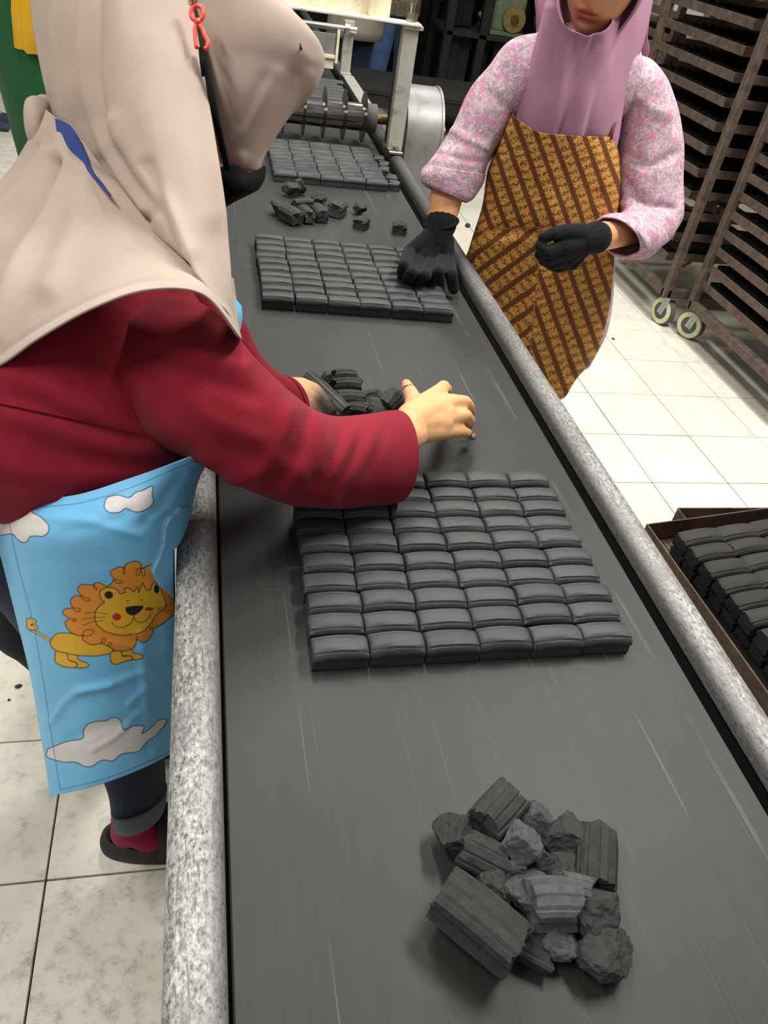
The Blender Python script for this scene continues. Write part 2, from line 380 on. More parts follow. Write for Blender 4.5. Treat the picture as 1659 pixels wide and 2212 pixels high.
_a, _b = pz(1120, 2065, 0.75), pz(950, 985, 0.75)
DARK_SPOTS = [(_a[0], _a[1], 0.10, 0.085, 0.7), (_b[0], _b[1], 0.05, 0.06, 0.5)]  # stain under the near pile, and a darker spot beside the hand
def belt_mat():
    m, t, b = nt('rubber_belt'); c = srgb(47, 48, 47)
    v = coord(t, (1, 0.035, 1)); f1 = noise(t, v, 55, 5, 0.6); f2 = noise(t, v, 190, 2, 0.5)
    v2 = coord(t, (1, 1, 1)); f3 = noise(t, v2, 6, 4)
    base = ramp(t, f1, [(0.25, k(c, 0.84)), (0.5, k(c, 1.0)), (0.75, k(c, 1.2))])
    base = mixc(t, 0.55, base, ramp(t, f3, [(0.3, k(c, 0.75)), (0.7, k(c, 1.2))]))
    gx = N(t, 'ShaderNodeSeparateXYZ'); S(t, v2, gx.inputs[0]); n1 = N(t, 'ShaderNodeTexNoise'); n1.noise_dimensions = '1D'; n1.inputs['Scale'].default_value = 60; n1.inputs['Detail'].default_value = 1
    S(t, math_(t, 'MULTIPLY_ADD', gx.outputs[1], 0.012, gx.outputs[0]), n1.inputs['W']); f4 = n1.outputs['Fac']; f5 = noise(t, coord(t, (4, 1, 1)), 7, 2)
    lines = math_(t, 'MULTIPLY', ramp(t, f4, [(0.63, (0, 0, 0)), (0.645, (1, 1, 1)), (0.66, (0, 0, 0))]), ramp(t, f5, [(0.46, (0, 0, 0)), (0.64, (1, 1, 1))]))
    base = mixc(t, math_(t, 'MULTIPLY', lines, 0.38), base, srgb(130, 130, 127))
    for (cx, cy, rx, ry, am) in DARK_SPOTS:
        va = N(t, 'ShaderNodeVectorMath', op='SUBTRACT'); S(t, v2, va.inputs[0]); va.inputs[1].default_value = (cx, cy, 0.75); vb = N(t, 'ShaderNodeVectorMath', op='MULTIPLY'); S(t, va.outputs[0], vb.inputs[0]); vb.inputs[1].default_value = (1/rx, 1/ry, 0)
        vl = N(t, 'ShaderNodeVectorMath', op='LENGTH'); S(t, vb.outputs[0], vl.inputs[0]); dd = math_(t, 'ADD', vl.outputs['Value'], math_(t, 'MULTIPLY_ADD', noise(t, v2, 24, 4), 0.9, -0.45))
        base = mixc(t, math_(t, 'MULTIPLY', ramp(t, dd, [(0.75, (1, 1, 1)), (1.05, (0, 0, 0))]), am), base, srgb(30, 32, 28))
    fine = ramp(t, f2, [(0.40, (0.9, 0.9, 0.9)), (0.62, (1.05, 1.05, 1.05))]); base = mixc(t, 0.6, base, mixc(t, 1.0, base, fine, 'MULTIPLY'))
    S(t, base, b.inputs['Base Color']); b.inputs['Roughness'].default_value = 0.52; b.inputs['Specular IOR Level'].default_value = 0.35
    bump(t, b, f2, 0.15, 0.0008); return m
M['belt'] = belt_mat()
def rail_mat():
    m, t, b = nt('worn_zinc_rail'); v = coord(t, (1, 0.55, 1))
    f = noise(t, v, 210, 8, 0.78); f2 = noise(t, coord(t, (1, 0.12, 1)), 260, 5, 0.7); f3 = noise(t, coord(t, (1, 0.5, 1)), 9, 4)
    zinc = ramp(t, f, [(0.36, srgb(82, 79, 77)), (0.45, srgb(134, 132, 129)), (0.54, srgb(172, 171, 167)), (0.63, srgb(208, 207, 203))])
    zinc = mixc(t, math_(t, 'MULTIPLY', ramp(t, f2, [(0.36, (1, 1, 1)), (0.46, (0, 0, 0))]), 0.75), zinc, srgb(88, 80, 76))
    # soot carried down from the machine end, with ragged patches
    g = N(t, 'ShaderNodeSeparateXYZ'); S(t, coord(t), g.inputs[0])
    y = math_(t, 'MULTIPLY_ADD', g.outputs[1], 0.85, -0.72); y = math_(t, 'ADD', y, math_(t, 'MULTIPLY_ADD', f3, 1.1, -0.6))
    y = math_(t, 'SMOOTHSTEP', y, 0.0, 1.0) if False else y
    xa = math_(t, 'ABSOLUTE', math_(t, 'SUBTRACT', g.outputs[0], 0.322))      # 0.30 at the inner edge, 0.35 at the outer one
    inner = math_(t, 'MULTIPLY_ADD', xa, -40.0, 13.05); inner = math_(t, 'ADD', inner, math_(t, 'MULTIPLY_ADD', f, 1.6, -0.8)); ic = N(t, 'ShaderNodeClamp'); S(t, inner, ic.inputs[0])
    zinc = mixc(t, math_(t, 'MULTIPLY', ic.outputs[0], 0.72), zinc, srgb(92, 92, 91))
    vp = N(t, 'ShaderNodeTexVoronoi'); vp.inputs['Scale'].default_value = 190; S(t, coord(t, (1, 0.8, 1)), vp.inputs['Vector']); pm = noise(t, v, 22, 3)
    zinc = mixc(t, math_(t, 'MULTIPLY', ramp(t, vp.outputs['Distance'], [(0.16, (0.85, 0.85, 0.85)), (0.3, (0, 0, 0))]), ramp(t, pm, [(0.42, (0, 0, 0)), (0.6, (1, 1, 1))])), zinc, srgb(74, 68, 66))
    f4 = noise(t, coord(t, (1, 0.6, 1)), 20, 9, 0.75); zinc = mixc(t, ramp(t, f4, [(0.5, (0, 0, 0)), (0.58, (0.62, 0.62, 0.62))]), zinc, srgb(124, 121, 117))
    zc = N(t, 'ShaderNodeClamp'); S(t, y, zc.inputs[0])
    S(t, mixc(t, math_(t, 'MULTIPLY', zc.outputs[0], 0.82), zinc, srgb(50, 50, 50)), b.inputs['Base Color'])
    b.inputs['Roughness'].default_value = 0.55; b.inputs['Metallic'].default_value = 0.25
    bump(t, b, f, 0.25, 0.001); return m
M['rail'] = rail_mat()
def tile_mat():
    m, t, b = nt('cream_floor_tile'); v = coord(t, rand=True); c = srgb(236, 231, 216)
    oi = N(t, 'ShaderNodeObjectInfo'); f = noise(t, v, 5, 5, 0.6, 1.2); f2 = noise(t, v, 26, 8, 0.75); f3 = noise(t, v, 75, 4, 0.6)
    base = ramp(t, f, [(0.35, k(c, 0.86)), (0.6, k(c, 1.0)), (0.8, k(c, 1.03))])
    base = mixc(t, math_(t, 'MULTIPLY', ramp(t, f2, [(0.56, (0, 0, 0)), (0.72, (1, 1, 1))]), 0.38), base, srgb(150, 146, 136))
    a = N(t, 'ShaderNodeAttribute'); a.attribute_type = 'OBJECT'; a.attribute_name = 'grime'
    dirt = math_(t, 'MULTIPLY', ramp(t, f2, [(0.48, (0, 0, 0)), (0.66, (1, 1, 1))]), a.outputs['Fac'])
    base = mixc(t, dirt, base, srgb(92, 90, 84))
    specks = math_(t, 'MULTIPLY', ramp(t, f3, [(0.735, (0, 0, 0)), (0.755, (1, 1, 1))]), 0.8)
    base = mixc(t, specks, base, srgb(50, 48, 46))
    tone = math_(t, 'MULTIPLY_ADD', oi.outputs['Random'], 0.06, 0.96); mm = N(t, 'ShaderNodeVectorMath', op='SCALE'); S(t, base, mm.inputs[0]); S(t, tone, mm.inputs['Scale'])
    S(t, mm.outputs[0], b.inputs['Base Color']); b.inputs['Roughness'].default_value = 0.32; b.inputs['Specular IOR Level'].default_value = 0.4
    return m
M['tile'] = tile_mat()
def far_floor_mat():
    m, t, b = nt('grout_and_far_tiles'); v = coord(t, which='Object'); br = N(t, 'ShaderNodeTexBrick'); S(t, v, br.inputs['Vector'])
    br.offset = 0; br.inputs['Scale'].default_value = 1.0; br.inputs['Brick Width'].default_value = 0.3; br.inputs['Row Height'].default_value = 0.3; br.inputs['Mortar Size'].default_value = 0.003
    f = noise(t, v, 4, 5)
    br.inputs['Color1'].default_value = srgb(206, 201, 186); br.inputs['Color2'].default_value = srgb(190, 186, 172); br.inputs['Mortar'].default_value = srgb(60, 57, 52)
    S(t, mixc(t, math_(t, 'MULTIPLY', f, 0.6), br.outputs['Color'], srgb(120, 116, 106)), b.inputs['Base Color']); b.inputs['Roughness'].default_value = 0.45; return m
M['far_floor'] = far_floor_mat()
M['grout'] = plain('dark_grout', srgb(58, 54, 48), 0.9, 0, 0.3, 40)
def rust(name, c, c2, metal=0.35):
    m, t, b = nt(name); v = coord(t); f = noise(t, v, 22, 8, 0.7); f2 = noise(t, v, 90, 4)
    base = ramp(t, f, [(0.35, c), (0.62, c2)]); base = mixc(t, math_(t, 'MULTIPLY', ramp(t, f2, [(0.66, (0, 0, 0)), (0.72, (1, 1, 1))]), 0.35), base, srgb(170, 160, 145))
    S(t, base, b.inputs['Base Color']); b.inputs['Roughness'].default_value = 0.6; b.inputs['Metallic'].default_value = metal; bump(t, b, f, 0.3, 0.001); return m
M['rack'] = rust('rusty_brown_steel', srgb(72, 58, 50), srgb(104, 88, 78))
M['tray'] = rust('rusty_tray_steel', srgb(66, 50, 40), srgb(102, 82, 66))
def painted(name, c, grime, metal=0.0):
    m, t, b = nt(name); v = coord(t); f = noise(t, v, 16, 7, 0.7)
    S(t, ramp(t, f, [(0.3, grime), (0.45, k(c, 0.85)), (0.65, c)]), b.inputs['Base Color']); b.inputs['Roughness'].default_value = 0.45; b.inputs['Metallic'].default_value = metal; return m
M['cream_paint'] = painted('cream_paint', srgb(232, 224, 196), srgb(150, 130, 96))
M['grey_paint'] = painted('grey_paint', srgb(166, 166, 154), srgb(104, 98, 88))
M['sheet_zinc'] = painted('mottled_sheet_zinc', srgb(140, 139, 136), srgb(98, 97, 95), 0.3)
def roller_mat():
    m, t, b = nt('polished_roller'); v = coord(t, (0.2, 1, 1)); f = noise(t, v, 60, 3)
    S(t, ramp(t, f, [(0.3, srgb(120, 118, 114)), (0.7, srgb(160, 158, 152))]), b.inputs['Base Color']); b.inputs['Metallic'].default_value = 1; b.inputs['Roughness'].default_value = 0.16; return m
M['roller'] = roller_mat()
M['disc'] = plain('cutting_disc_steel', srgb(120, 112, 98), 0.3, 0.9, 0.25, 60)
def floral():
    m, t, b = nt('floral_cotton'); v = coord(t); w = noise(t, v, 45, 2, 0.5)
    vm = N(t, 'ShaderNodeVectorMath', op='ADD'); S(t, v, vm.inputs[0]); nn = N(t, 'ShaderNodeTexNoise'); nn.inputs['Scale'].default_value = 55; S(t, v, nn.inputs['Vector'])
    sc_ = N(t, 'ShaderNodeVectorMath', op='SCALE'); S(t, nn.outputs['Color'], sc_.inputs[0]); sc_.inputs['Scale'].default_value = 0.014; S(t, sc_.outputs[0], vm.inputs[1])
    base = ramp(t, w, [(0.35, srgb(192, 150, 174)), (0.5, srgb(166, 147, 157)), (0.65, srgb(202, 158, 182))])
    c1 = noise(t, v, 40, 2, 0.5, 1.4); c2 = noise(t, coord(t, loc=(3, 1, 2)), 62, 2, 0.5, 1.0)
    edge = math_(t, 'MAXIMUM', ramp(t, c1, [(0.455, (0, 0, 0)), (0.485, (1, 1, 1)), (0.525, (1, 1, 1)), (0.555, (0, 0, 0))]), math_(t, 'MULTIPLY', ramp(t, c2, [(0.55, (0, 0, 0)), (0.60, (1, 1, 1)), (0.64, (0, 0, 0))]), 0.7))
    base = mixc(t, math_(t, 'MULTIPLY', edge, 0.58), base, srgb(232, 212, 212))
    vo2 = N(t, 'ShaderNodeTexVoronoi'); vo2.inputs['Scale'].default_value = 38; S(t, vm.outputs[0], vo2.inputs['Vector'])
    base = mixc(t, ramp(t, vo2.outputs['Distance'], [(0.24, (0.7, 0.7, 0.7)), (0.34, (0, 0, 0))]), base, srgb(222, 128, 172))
    vo3 = N(t, 'ShaderNodeTexVoronoi'); vo3.inputs['Scale'].default_value = 120; S(t, vm.outputs[0], vo3.inputs['Vector'])
    base = mixc(t, ramp(t, vo3.outputs['Distance'], [(0.12, (0.6, 0.6, 0.6)), (0.2, (0, 0, 0))]), base, srgb(238, 218, 220))
    S(t, base, b.inputs['Base Color']); b.inputs['Roughness'].default_value = 0.85; b.inputs['Specular IOR Level'].default_value = 0.2; bump(t, b, noise(t, v, 1200, 2), 0.1, 0.0005); return m
M['floral'] = floral()
def batik():
    m, t, b = nt('batik_cotton'); a = N(t, 'ShaderNodeAttribute'); a.attribute_name = 'stripe'; q = N(t, 'ShaderNodeAttribute'); q.attribute_name = 'along'
    v = coord(t); nz = noise(t, v, 90, 3)
    ph = math_(t, 'FRACT', math_(t, 'ADD', a.outputs['Fac'], math_(t, 'MULTIPLY_ADD', nz, 0.10, -0.05)))
    band = math_(t, 'SUBTRACT', 1.0, math_(t, 'ABSOLUTE', math_(t, 'MULTIPLY_ADD', ph, 2.0, -1.0)))        # 1 in the middle of the motif band
    inb = ramp(t, band, [(0.32, (0, 0, 0)), (0.44, (1, 1, 1))])
    al = math_(t, 'ABSOLUTE', math_(t, 'SINE', math_(t, 'MULTIPLY', q.outputs['Fac'], math.pi)))
    s2 = math_(t, 'ABSOLUTE', math_(t, 'SINE', math_(t, 'MULTIPLY', band, math.pi*1.2)))
    vo = N(t, 'ShaderNodeTexVoronoi'); vo.inputs['Scale'].default_value = 210; S(t, v, vo.inputs['Vector'])
    blot = math_(t, 'ADD', math_(t, 'MULTIPLY', al, 0.40), math_(t, 'MULTIPLY', ramp(t, vo.outputs['Distance'], [(0.25, (1, 1, 1)), (0.6, (0, 0, 0))]), 0.55))
    mot = ramp(t, blot, [(0.22, (0.12, 0.12, 0.12)), (0.46, (1, 1, 1))])
    gold = ramp(t, noise(t, v, 240, 3), [(0.35, srgb(178, 120, 52)), (0.65, srgb(224, 168, 90))])
    base = mixc(t, math_(t, 'MULTIPLY', inb, mot), srgb(98, 57, 27), gold)
    dots = math_(t, 'MULTIPLY', ramp(t, math_(t, 'ABSOLUTE', math_(t, 'MULTIPLY_ADD', band, 1.0, -0.34)), [(0.03, (1, 1, 1)), (0.07, (0, 0, 0))]), ramp(t, math_(t, 'FRACT', math_(t, 'MULTIPLY', q.outputs['Fac'], 2.0)), [(0.35, (1, 1, 1)), (0.5, (0, 0, 0))]))
    base = mixc(t, math_(t, 'MULTIPLY', dots, 0.7), base, srgb(190, 136, 66))
    S(t, base, b.inputs['Base Color']); b.inputs['Roughness'].default_value = 0.8; b.inputs['Specular IOR Level'].default_value = 0.25; bump(t, b, noise(t, v, 900, 2), 0.12, 0.0005); return m
M['batik'] = batik()
def printed():
    m, t, b = nt('printed_apron'); a = N(t, 'ShaderNodeAttribute'); a.attribute_name = 'print'; v = coord(t)
    f = noise(t, v, 18, 4); S(t, mixc(t, 1.0, a.outputs['Color'], ramp(t, f, [(0.3, (0.93, 0.94, 0.95)), (0.7, (1.03, 1.03, 1.03))]), 'MULTIPLY'), b.inputs['Base Color'])
    b.inputs['Roughness'].default_value = 0.6; b.inputs['Specular IOR Level'].default_value = 0.3; bump(t, b, noise(t, v, 900, 2), 0.08, 0.0005); return m
M['print'] = printed()
def knit():
    m, t, b = nt('black_knit'); v = coord(t); wv = N(t, 'ShaderNodeTexWave'); wv.inputs['Scale'].default_value = 110; wv.inputs['Distortion'].default_value = 1.2; S(t, coord(t, rot=(0.3, 0.9, 0.5)), wv.inputs['Vector'])
    vo = N(t, 'ShaderNodeTexVoronoi'); vo.inputs['Scale'].default_value = 330; S(t, v, vo.inputs['Vector'])
    f = math_(t, 'ADD', math_(t, 'MULTIPLY', wv.outputs['Fac'], 0.6), math_(t, 'MULTIPLY', vo.outputs['Distance'], 0.6))
    S(t, ramp(t, f, [(0.3, srgb(13, 13, 15)), (0.85, srgb(36, 36, 39))]), b.inputs['Base Color']); b.inputs['Roughness'].default_value = 0.95; b.inputs['Specular IOR Level'].default_value = 0.1
    b.inputs['Sheen Weight'].default_value = 0.06; bump(t, b, f, 0.6, 0.0012); return m
M['knit'] = knit()
mg, tg, bg = nt('clear_glass'); bg.inputs['Transmission Weight'].default_value = 0.9; bg.inputs['Roughness'].default_value = 0.06; bg.inputs['Base Color'].default_value = (0.9, 0.93, 0.9, 1); M['glass'] = mg

# ------------------------------------------------------------------ the setting: floor tiles, far wall
TS, TX, TY = 0.30, 1.5252, 3.4486          # tile size and one grid crossing
fl = mk('floor', [(-9, -3, -0.012), (9, -3, -0.012), (9, 11, -0.012), (-9, 11, -0.012)], [(0, 1, 2, 3)], M['grout'])
tag(fl, kind='structure')
bmt = bmesh.new(); bbox(bmt, (0, 0, 0), (TS-0.0035, TS-0.0035, 0.012), 0.0009); tme = bpy.data.meshes.new('tile'); bmt.to_mesh(tme); bmt.free(); tme.materials.append(M['tile'])
cand = []
for i in range(-24, 24):
    for j in range(-14, 26):
        x = TX+(i+0.5)*TS; y = TY+(j+0.5)*TS
        if y < 0.05: continue
        d = (np.array([x, y, 0])-C0) @ _fw
        if d < 0.3: continue
        X, Y = project(np.array([x, y, 0.0]))
        vis = -160 < X < 1820 and -60 < Y < 2400 and not (0.02 < x < 0.5 and y < 6)
        cand.append((0 if vis else 1, d, x, y))
cand.sort(); near = cand[:298]; nearset = {(round(c[2], 3), round(c[3], 3)) for c in near}
for _, d, x, y in near:
    o = bpy.data.objects.new('tile', tme); COL.objects.link(o); o.parent = fl; o.location = (x, y, -0.006 + rnd.uniform(-0.0006, 0.0006))
    o.rotation_euler = (rnd.uniform(-.001, .001), rnd.uniform(-.001, .001), 0)
    o['grime'] = (0.38 if y < 0.75 else 0.2) if x < 0.1 else 0.04
V, Fc = [], []
for _, d, x, y in cand[298:]:
    b = len(V); h = TS/2-0.0018
    V += [(x-h, y-h, -0.001), (x+h, y-h, -0.001), (x+h, y+h, -0.001), (x-h, y+h, -0.001)]; Fc.append((b, b+1, b+2, b+3))
ft = mk('far_tiles', V, Fc, M['tile'], fl); tag(ft, kind='stuff')
wb = box('wall_back', (0, 10.6, 1.9), (18, 0.2, 3.8), M['wall'], None, 0); tag(wb, kind='structure')
wr = box('wall_right', (5.6, 4.0, 1.9), (0.2, 13, 3.8), M['wall'], None, 0); tag(wr, kind='structure')

# ------------------------------------------------------------------ conveyor
BZ = 0.75
cv = empty('conveyor', (0.31, 2.0, 0), 'long charcoal conveyor with dark rubber belt between two worn zinc rails', 'conveyor')
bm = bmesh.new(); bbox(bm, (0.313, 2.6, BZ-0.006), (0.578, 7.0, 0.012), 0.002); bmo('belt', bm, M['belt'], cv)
bm = bmesh.new(); bbox(bm, (0.313, 2.6, 0.60), (0.56, 6.8, 0.008)); bmo('return_belt', bm, M['belt'], cv)
def rail(x0, x1, y0, y1):
    # folded channel: rounded top, upright outside face, lips
    w = x1-x0; P = []
    for a in np.linspace(0, math.pi, 13): P.append((x1-w/2+w/2*math.cos(a), 0.756+0.016*math.sin(a)))
    P += [(x0, 0.64), (x0+0.014, 0.64), (x0+0.014, 0.648), (x0+0.004, 0.648), (x0+0.004, 0.745), (x1-0.004, 0.745), (x1-0.004, 0.648), (x1-0.014, 0.648), (x1-0.014, 0.64), (x1, 0.64)]
    n = len(P); ys = np.linspace(y0, y1, 30); V = [(p[0], y, p[1]) for y in ys for p in P]
    Fc = [(i*n+k_, i*n+(k_+1) % n, (i+1)*n+(k_+1) % n, (i+1)*n+k_) for i in range(len(ys)-1) for k_ in range(n)]
    Fc += [tuple(range(n)), tuple((len(ys)-1)*n+k_ for k_ in range(n))]
    o = mk('side_rail', V, Fc, M['rail'], cv); shade_auto(o, 0.7); return o
rail(-0.032, 0.0205, -0.9, 6.1); rail(0.623, 0.668, -0.9, 6.1)
for x, w_ in ((0.0235, 0.006), (0.6125, 0.019)): box('belt_gap', (x, 2.6, BZ-0.014), (w_, 7.0, 0.02), M['black_lip'], cv, 0.001)  # black strips stand in for the shadow in the gaps beside the belt
for y in (-0.7, 0.35, 2.05, 3.7, 5.4):
    for x in (0.03, 0.6):
        box('leg', (x, y, 0.32), (0.04, 0.04, 0.64), M['black_steel'], cv, 0.003)
    box('cross_member', (0.315, y, 0.63), (0.61, 0.04, 0.03), M['black_steel'], cv, 0.003)
for y in (-0.88, 6.08): cylo('end_roller', (0.03, y, 0.68), (0.6, y, 0.68), 0.07, M['steel'], cv, 32)

# ------------------------------------------------------------------ briquettes
BL, BD, BH = 0.069, 0.0362, 0.033
def brick_mesh(name, L, D, Hh, seed, rough_end=0.0, crown=0.0046, jag=0.0):
    """an extruded bar: grooved flanks, stepped shoulders, slightly crowned along its length"""
    rs = np.random.RandomState(seed); d = D/2*0.955
    prof = [(-d*0.9, 0), (-d*0.98, 0.004), (-d*0.86, Hh*0.42), (-d*0.86, Hh*0.5), (-d, Hh*0.60), (-d*0.97, Hh*0.78), (-d*0.80, Hh*0.88), (-d*0.70, Hh*0.865), (-d*0.62, Hh*0.95), (-d*0.3, Hh), (d*0.35, Hh), (d*0.62, Hh*0.96), (d*0.70, Hh*0.885), (d*0.82, Hh*0.89), (d*0.97, Hh*0.78), (d, Hh*0.60), (d*0.86, Hh*0.5), (d*0.86, Hh*0.42), (d*0.98, 0.004), (d*0.9, 0)]
    n = len(prof); xs = np.array([-1, -0.96, -0.82, -0.5, 0, 0.5, 0.82, 0.96, 1])*L/2*0.985; V = []
    for x in xs:
        e = abs(x)/(L/2); drop = crown*e**2.2 + (0.0016 if e > 0.97 else 0)
        for (y, z) in prof:
            xx = x + (rs.uniform(-1, 1)*rough_end if e > 0.9 else 0) + (jag*rs.uniform(-1, 1) if e > 0.97 else 0)
            V.append((xx, y*(1-0.03*e**3)+rs.uniform(-1, 1)*0.00025, max(0, z-drop*(z/Hh)+(rs.uniform(-1, 1)*0.0003 if z > 0.006 else 0))))
    m = len(xs); Fc = [(i*n+k_, i*n+(k_+1) % n, (i+1)*n+(k_+1) % n, (i+1)*n+k_) for i in range(m-1) for k_ in range(n)]
    Fc += [tuple(range(n))[::-1], tuple((m-1)*n+k_ for k_ in range(n))]
    me = bpy.data.meshes.new(name); me.from_pydata([tuple(map(float, v)) for v in V], [], Fc); me.update()
    bm = bmesh.new(); bm.from_mesh(me); bmesh.ops.recalc_face_normals(bm, faces=bm.faces)
    for e in bm.edges: e.smooth = not (len(e.link_faces) == 2 and e.calc_face_angle(0) > 0.75)
    for f in bm.faces: f.smooth = True
    bm.to_mesh(me); bm.free(); return me
BM = [brick_mesh('charcoal_briquette', BL, BD, BH, s) for s in range(6)]
BM2 = [brick_mesh('charcoal_briquette', BL, BD*1.03, BH*0.95, 10+s, 0.0, 0.0022) for s in range(4)]
for me in BM+BM2: me.materials.append(M['briquette'])
ORD = ['first', 'second', 'third', 'fourth', 'fifth', 'sixth', 'seventh', 'eighth', 'ninth', 'tenth', 'eleventh', 'twelfth', 'thirteenth', 'fourteenth', 'fifteenth', 'sixteenth', 'seventeenth']
def briquette(me, loc, rot, label, group):
    o = bpy.data.objects.new('charcoal_briquette', me); COL.objects.link(o); o.location = loc; o.rotation_euler = rot
    return tag(o, label, 'briquette', group)
def block(x0, y0, pitch_y, rows, cols, shear, rot, text, group, skip=lambda r, c: False, hvar=1.0, skew=0.0, kinds=BM):
    for r in range(rows):
        dx = rnd.uniform(-0.002, 0.002); dr = rnd.uniform(-0.006, 0.006); dy = rnd.uniform(-0.0016, 0.0016); rh = [0, .10, .02, .14, .05, .0, .16, .06, .12, .03][r % 10]*rnd.uniform(.6, 1.2)*hvar
        for c in range(cols):
            if skip(r, c): continue
            lx = (c+0.5)*BL; x = x0+lx+dx+shear*r; y = y0+(r+0.5)*pitch_y+dy+skew*lx+rnd.uniform(-0.0008, 0.0008)
            rl = 'nearest' if r == 0 else ORD[r]+' nearest'
            briquette(rnd.choice(kinds), (x+rnd.uniform(-0.0008, 0.0008), y, BZ+0.0005), (0, 0, rot+dr+rnd.uniform(-0.012, 0.012)),
                      f'ribbed charcoal briquette, {ORD[c]} from the left in the {rl} row of {text}', group).scale = (0.985, 0.99-rh*0.6, 1-rnd.uniform(0, 0.06)-rh)
block(0.125, 0.585, 0.0362, 10, 6, 0.0003, 0.0, 'the near block', 'briquettes in the near block', lambda r, c: r >= 8 and c <= 1, skew=0.014)
block(0.124, 1.548, 0.0364, 10, 6, 0.0, -0.04, 'the middle block', 'briquettes in the middle block', hvar=0.45, skew=-0.045, kinds=BM2)
block(0.138, 2.408, 0.0370, 10, 6, 0.0, 0.0, 'the far block', 'briquettes in the far block', lambda r, c: c == 0, hvar=0.35, skew=0.0, kinds=BM2)
# crumbled right edge of the far block, and the uncut bars beyond the cutting roller
fragm = [brick_mesh('briquette_fragment', 0.03, BD, 0.026, 20+s, 0.004, 0.001, 0.004) for s in range(3)]
for me in fragm: me.materials.append(M['briquette'])
for q, (x, y) in enumerate([(0.575, 2.44), (0.578, 2.50), (0.570, 2.58), (0.578, 2.64), (0.572, 2.70)]):
    o = bpy.data.objects.new('briquette_fragment', fragm[q % 3]); COL.objects.link(o); o.location = (x, y, BZ+0.0005); o.rotation_euler = (0, 0, rnd.uniform(-.2, .2))
    tag(o, f'crumbled briquette end beside the far block, {ORD[q]} nearest along its ragged right edge', 'briquette', 'crumbled ends of the far block')
barm = brick_mesh('uncut_charcoal_bar', 0.46, 0.05, 0.03, 31, 0.004, 0.001); barm.materials.append(M['briquette'])
for q in range(8):
    o = bpy.data.objects.new('uncut_charcoal_bar', barm); COL.objects.link(o); o.location = (0.36+rnd.uniform(-.02, .02), 3.42+0.056*q, BZ+0.0005); o.rotation_euler = (0, 0, rnd.uniform(-.02, .02))
    tag(o, f'long uncut charcoal bar beyond the disc roller, {ORD[q]} in line from the roller', 'charcoal bar', 'uncut bars beyond the roller')

# broken pieces
def lump_mesh(name, s, seed, mat, facet=0.35):
    rs = np.random.RandomState(seed); bm = bmesh.new(); bmesh.ops.create_icosphere(bm, subdivisions=4, radius=0.5)
    P = np.array([v.co[:] for v in bm.verts])
    for _ in range(9):                                             # broken facets
        n = rs.randn(3); n /= np.linalg.norm(n); h = rs.uniform(0.27, 0.42); d = P@n; P = P-np.outer(np.maximum(d-h, 0), n)
    P = P*(1+facet*0.22*vnoise(P, 5, seed)[:, None]+0.08*vnoise(P, 13, seed+1)[:, None]+0.03*vnoise(P, 28, seed+2)[:, None])
    P = P*np.array(s); P[:, 2] -= P[:, 2].min()
    for v, p in zip(bm.verts, P): v.co = Vector(p)
    me = bpy.data.meshes.new(name); bm.to_mesh(me); bm.free(); me.materials.append(mat); return me
def ribbed_mesh(name, L, D, Hh, seed, mat):
    """a snapped-off length of extrusion: three ridges on top, grooved sides, jagged ends"""
    rs = np.random.RandomState(seed); d = D/2; h = Hh
    prof = [(-.86*d, 0), (-.98*d, .08*h), (-.84*d, .34*h), (-.84*d, .44*h), (-d, .56*h), (-.97*d, .76*h), (-.82*d, .86*h), (-.72*d, .84*h), (-.60*d, .93*h), (-.28*d, .985*h), (-.20*d, .95*h), (-.10*d, h), (.30*d, h), (.38*d, .955*h), (.48*d, .975*h), (.68*d, .92*h), (.76*d, .86*h), (.9*d, .84*h), (d, .70*h), (d, .56*h), (.84*d, .44*h), (.84*d, .34*h), (.98*d, .08*h), (.86*d, 0)]
    n = len(prof); xs = np.linspace(-1, 1, 13)*L/2; V = []; sm = lambda a: (a+np.roll(a, 1)+np.roll(a, -1)+np.roll(a, 2))/4; j1 = sm(rs.uniform(-1, 1, n)*0.009); j2 = sm(rs.uniform(-1, 1, n)*0.009)
    for q, x in enumerate(xs):
        e = abs(x)/(L/2)
        for i, (y, z) in enumerate(prof):
            jag = (j1[i] if x < 0 else j2[i])*max(0, (e-0.6)/0.4)
            V.append((x+jag, y*(1-0.05*e**4)+rs.uniform(-1, 1)*0.0002, max(0, z-0.003*e**2*(z/h)+rs.uniform(-1, 1)*0.0002)))
    m = len(xs); Fc = [(i*n+k_, i*n+(k_+1) % n, (i+1)*n+(k_+1) % n, (i+1)*n+k_) for i in range(m-1) for k_ in range(n)]
    for side, base in ((0, 0), (1, (m-1)*n)):                    # rough broken end, hollowed unevenly
        c = len(V); V.append((np.sign(side-0.5)*(L/2-0.0008), rs.uniform(-.2, .2)*d, h*0.5)); Fc += [(c, base+k_, base+(k_+1) % n) for k_ in range(n)]
    me = bpy.data.meshes.new(name); me.from_pydata([tuple(map(float, v)) for v in V], [], Fc); me.update(); bm = bmesh.new(); bm.from_mesh(me); bmesh.ops.recalc_face_normals(bm, faces=bm.faces)
    for e in bm.edges: e.smooth = not (len(e.link_faces) == 2 and e.calc_face_angle(0) > 0.5)
    for f in bm.faces: f.smooth = True
    bm.to_mesh(me); bm.free(); me.materials.append(mat); return me
def piece(name, me, loc, rot, label, group):
    o = bpy.data.objects.new(name, me); COL.objects.link(o); o.location = loc; o.rotation_euler = rot; return tag(o, label, 'charcoal', group)
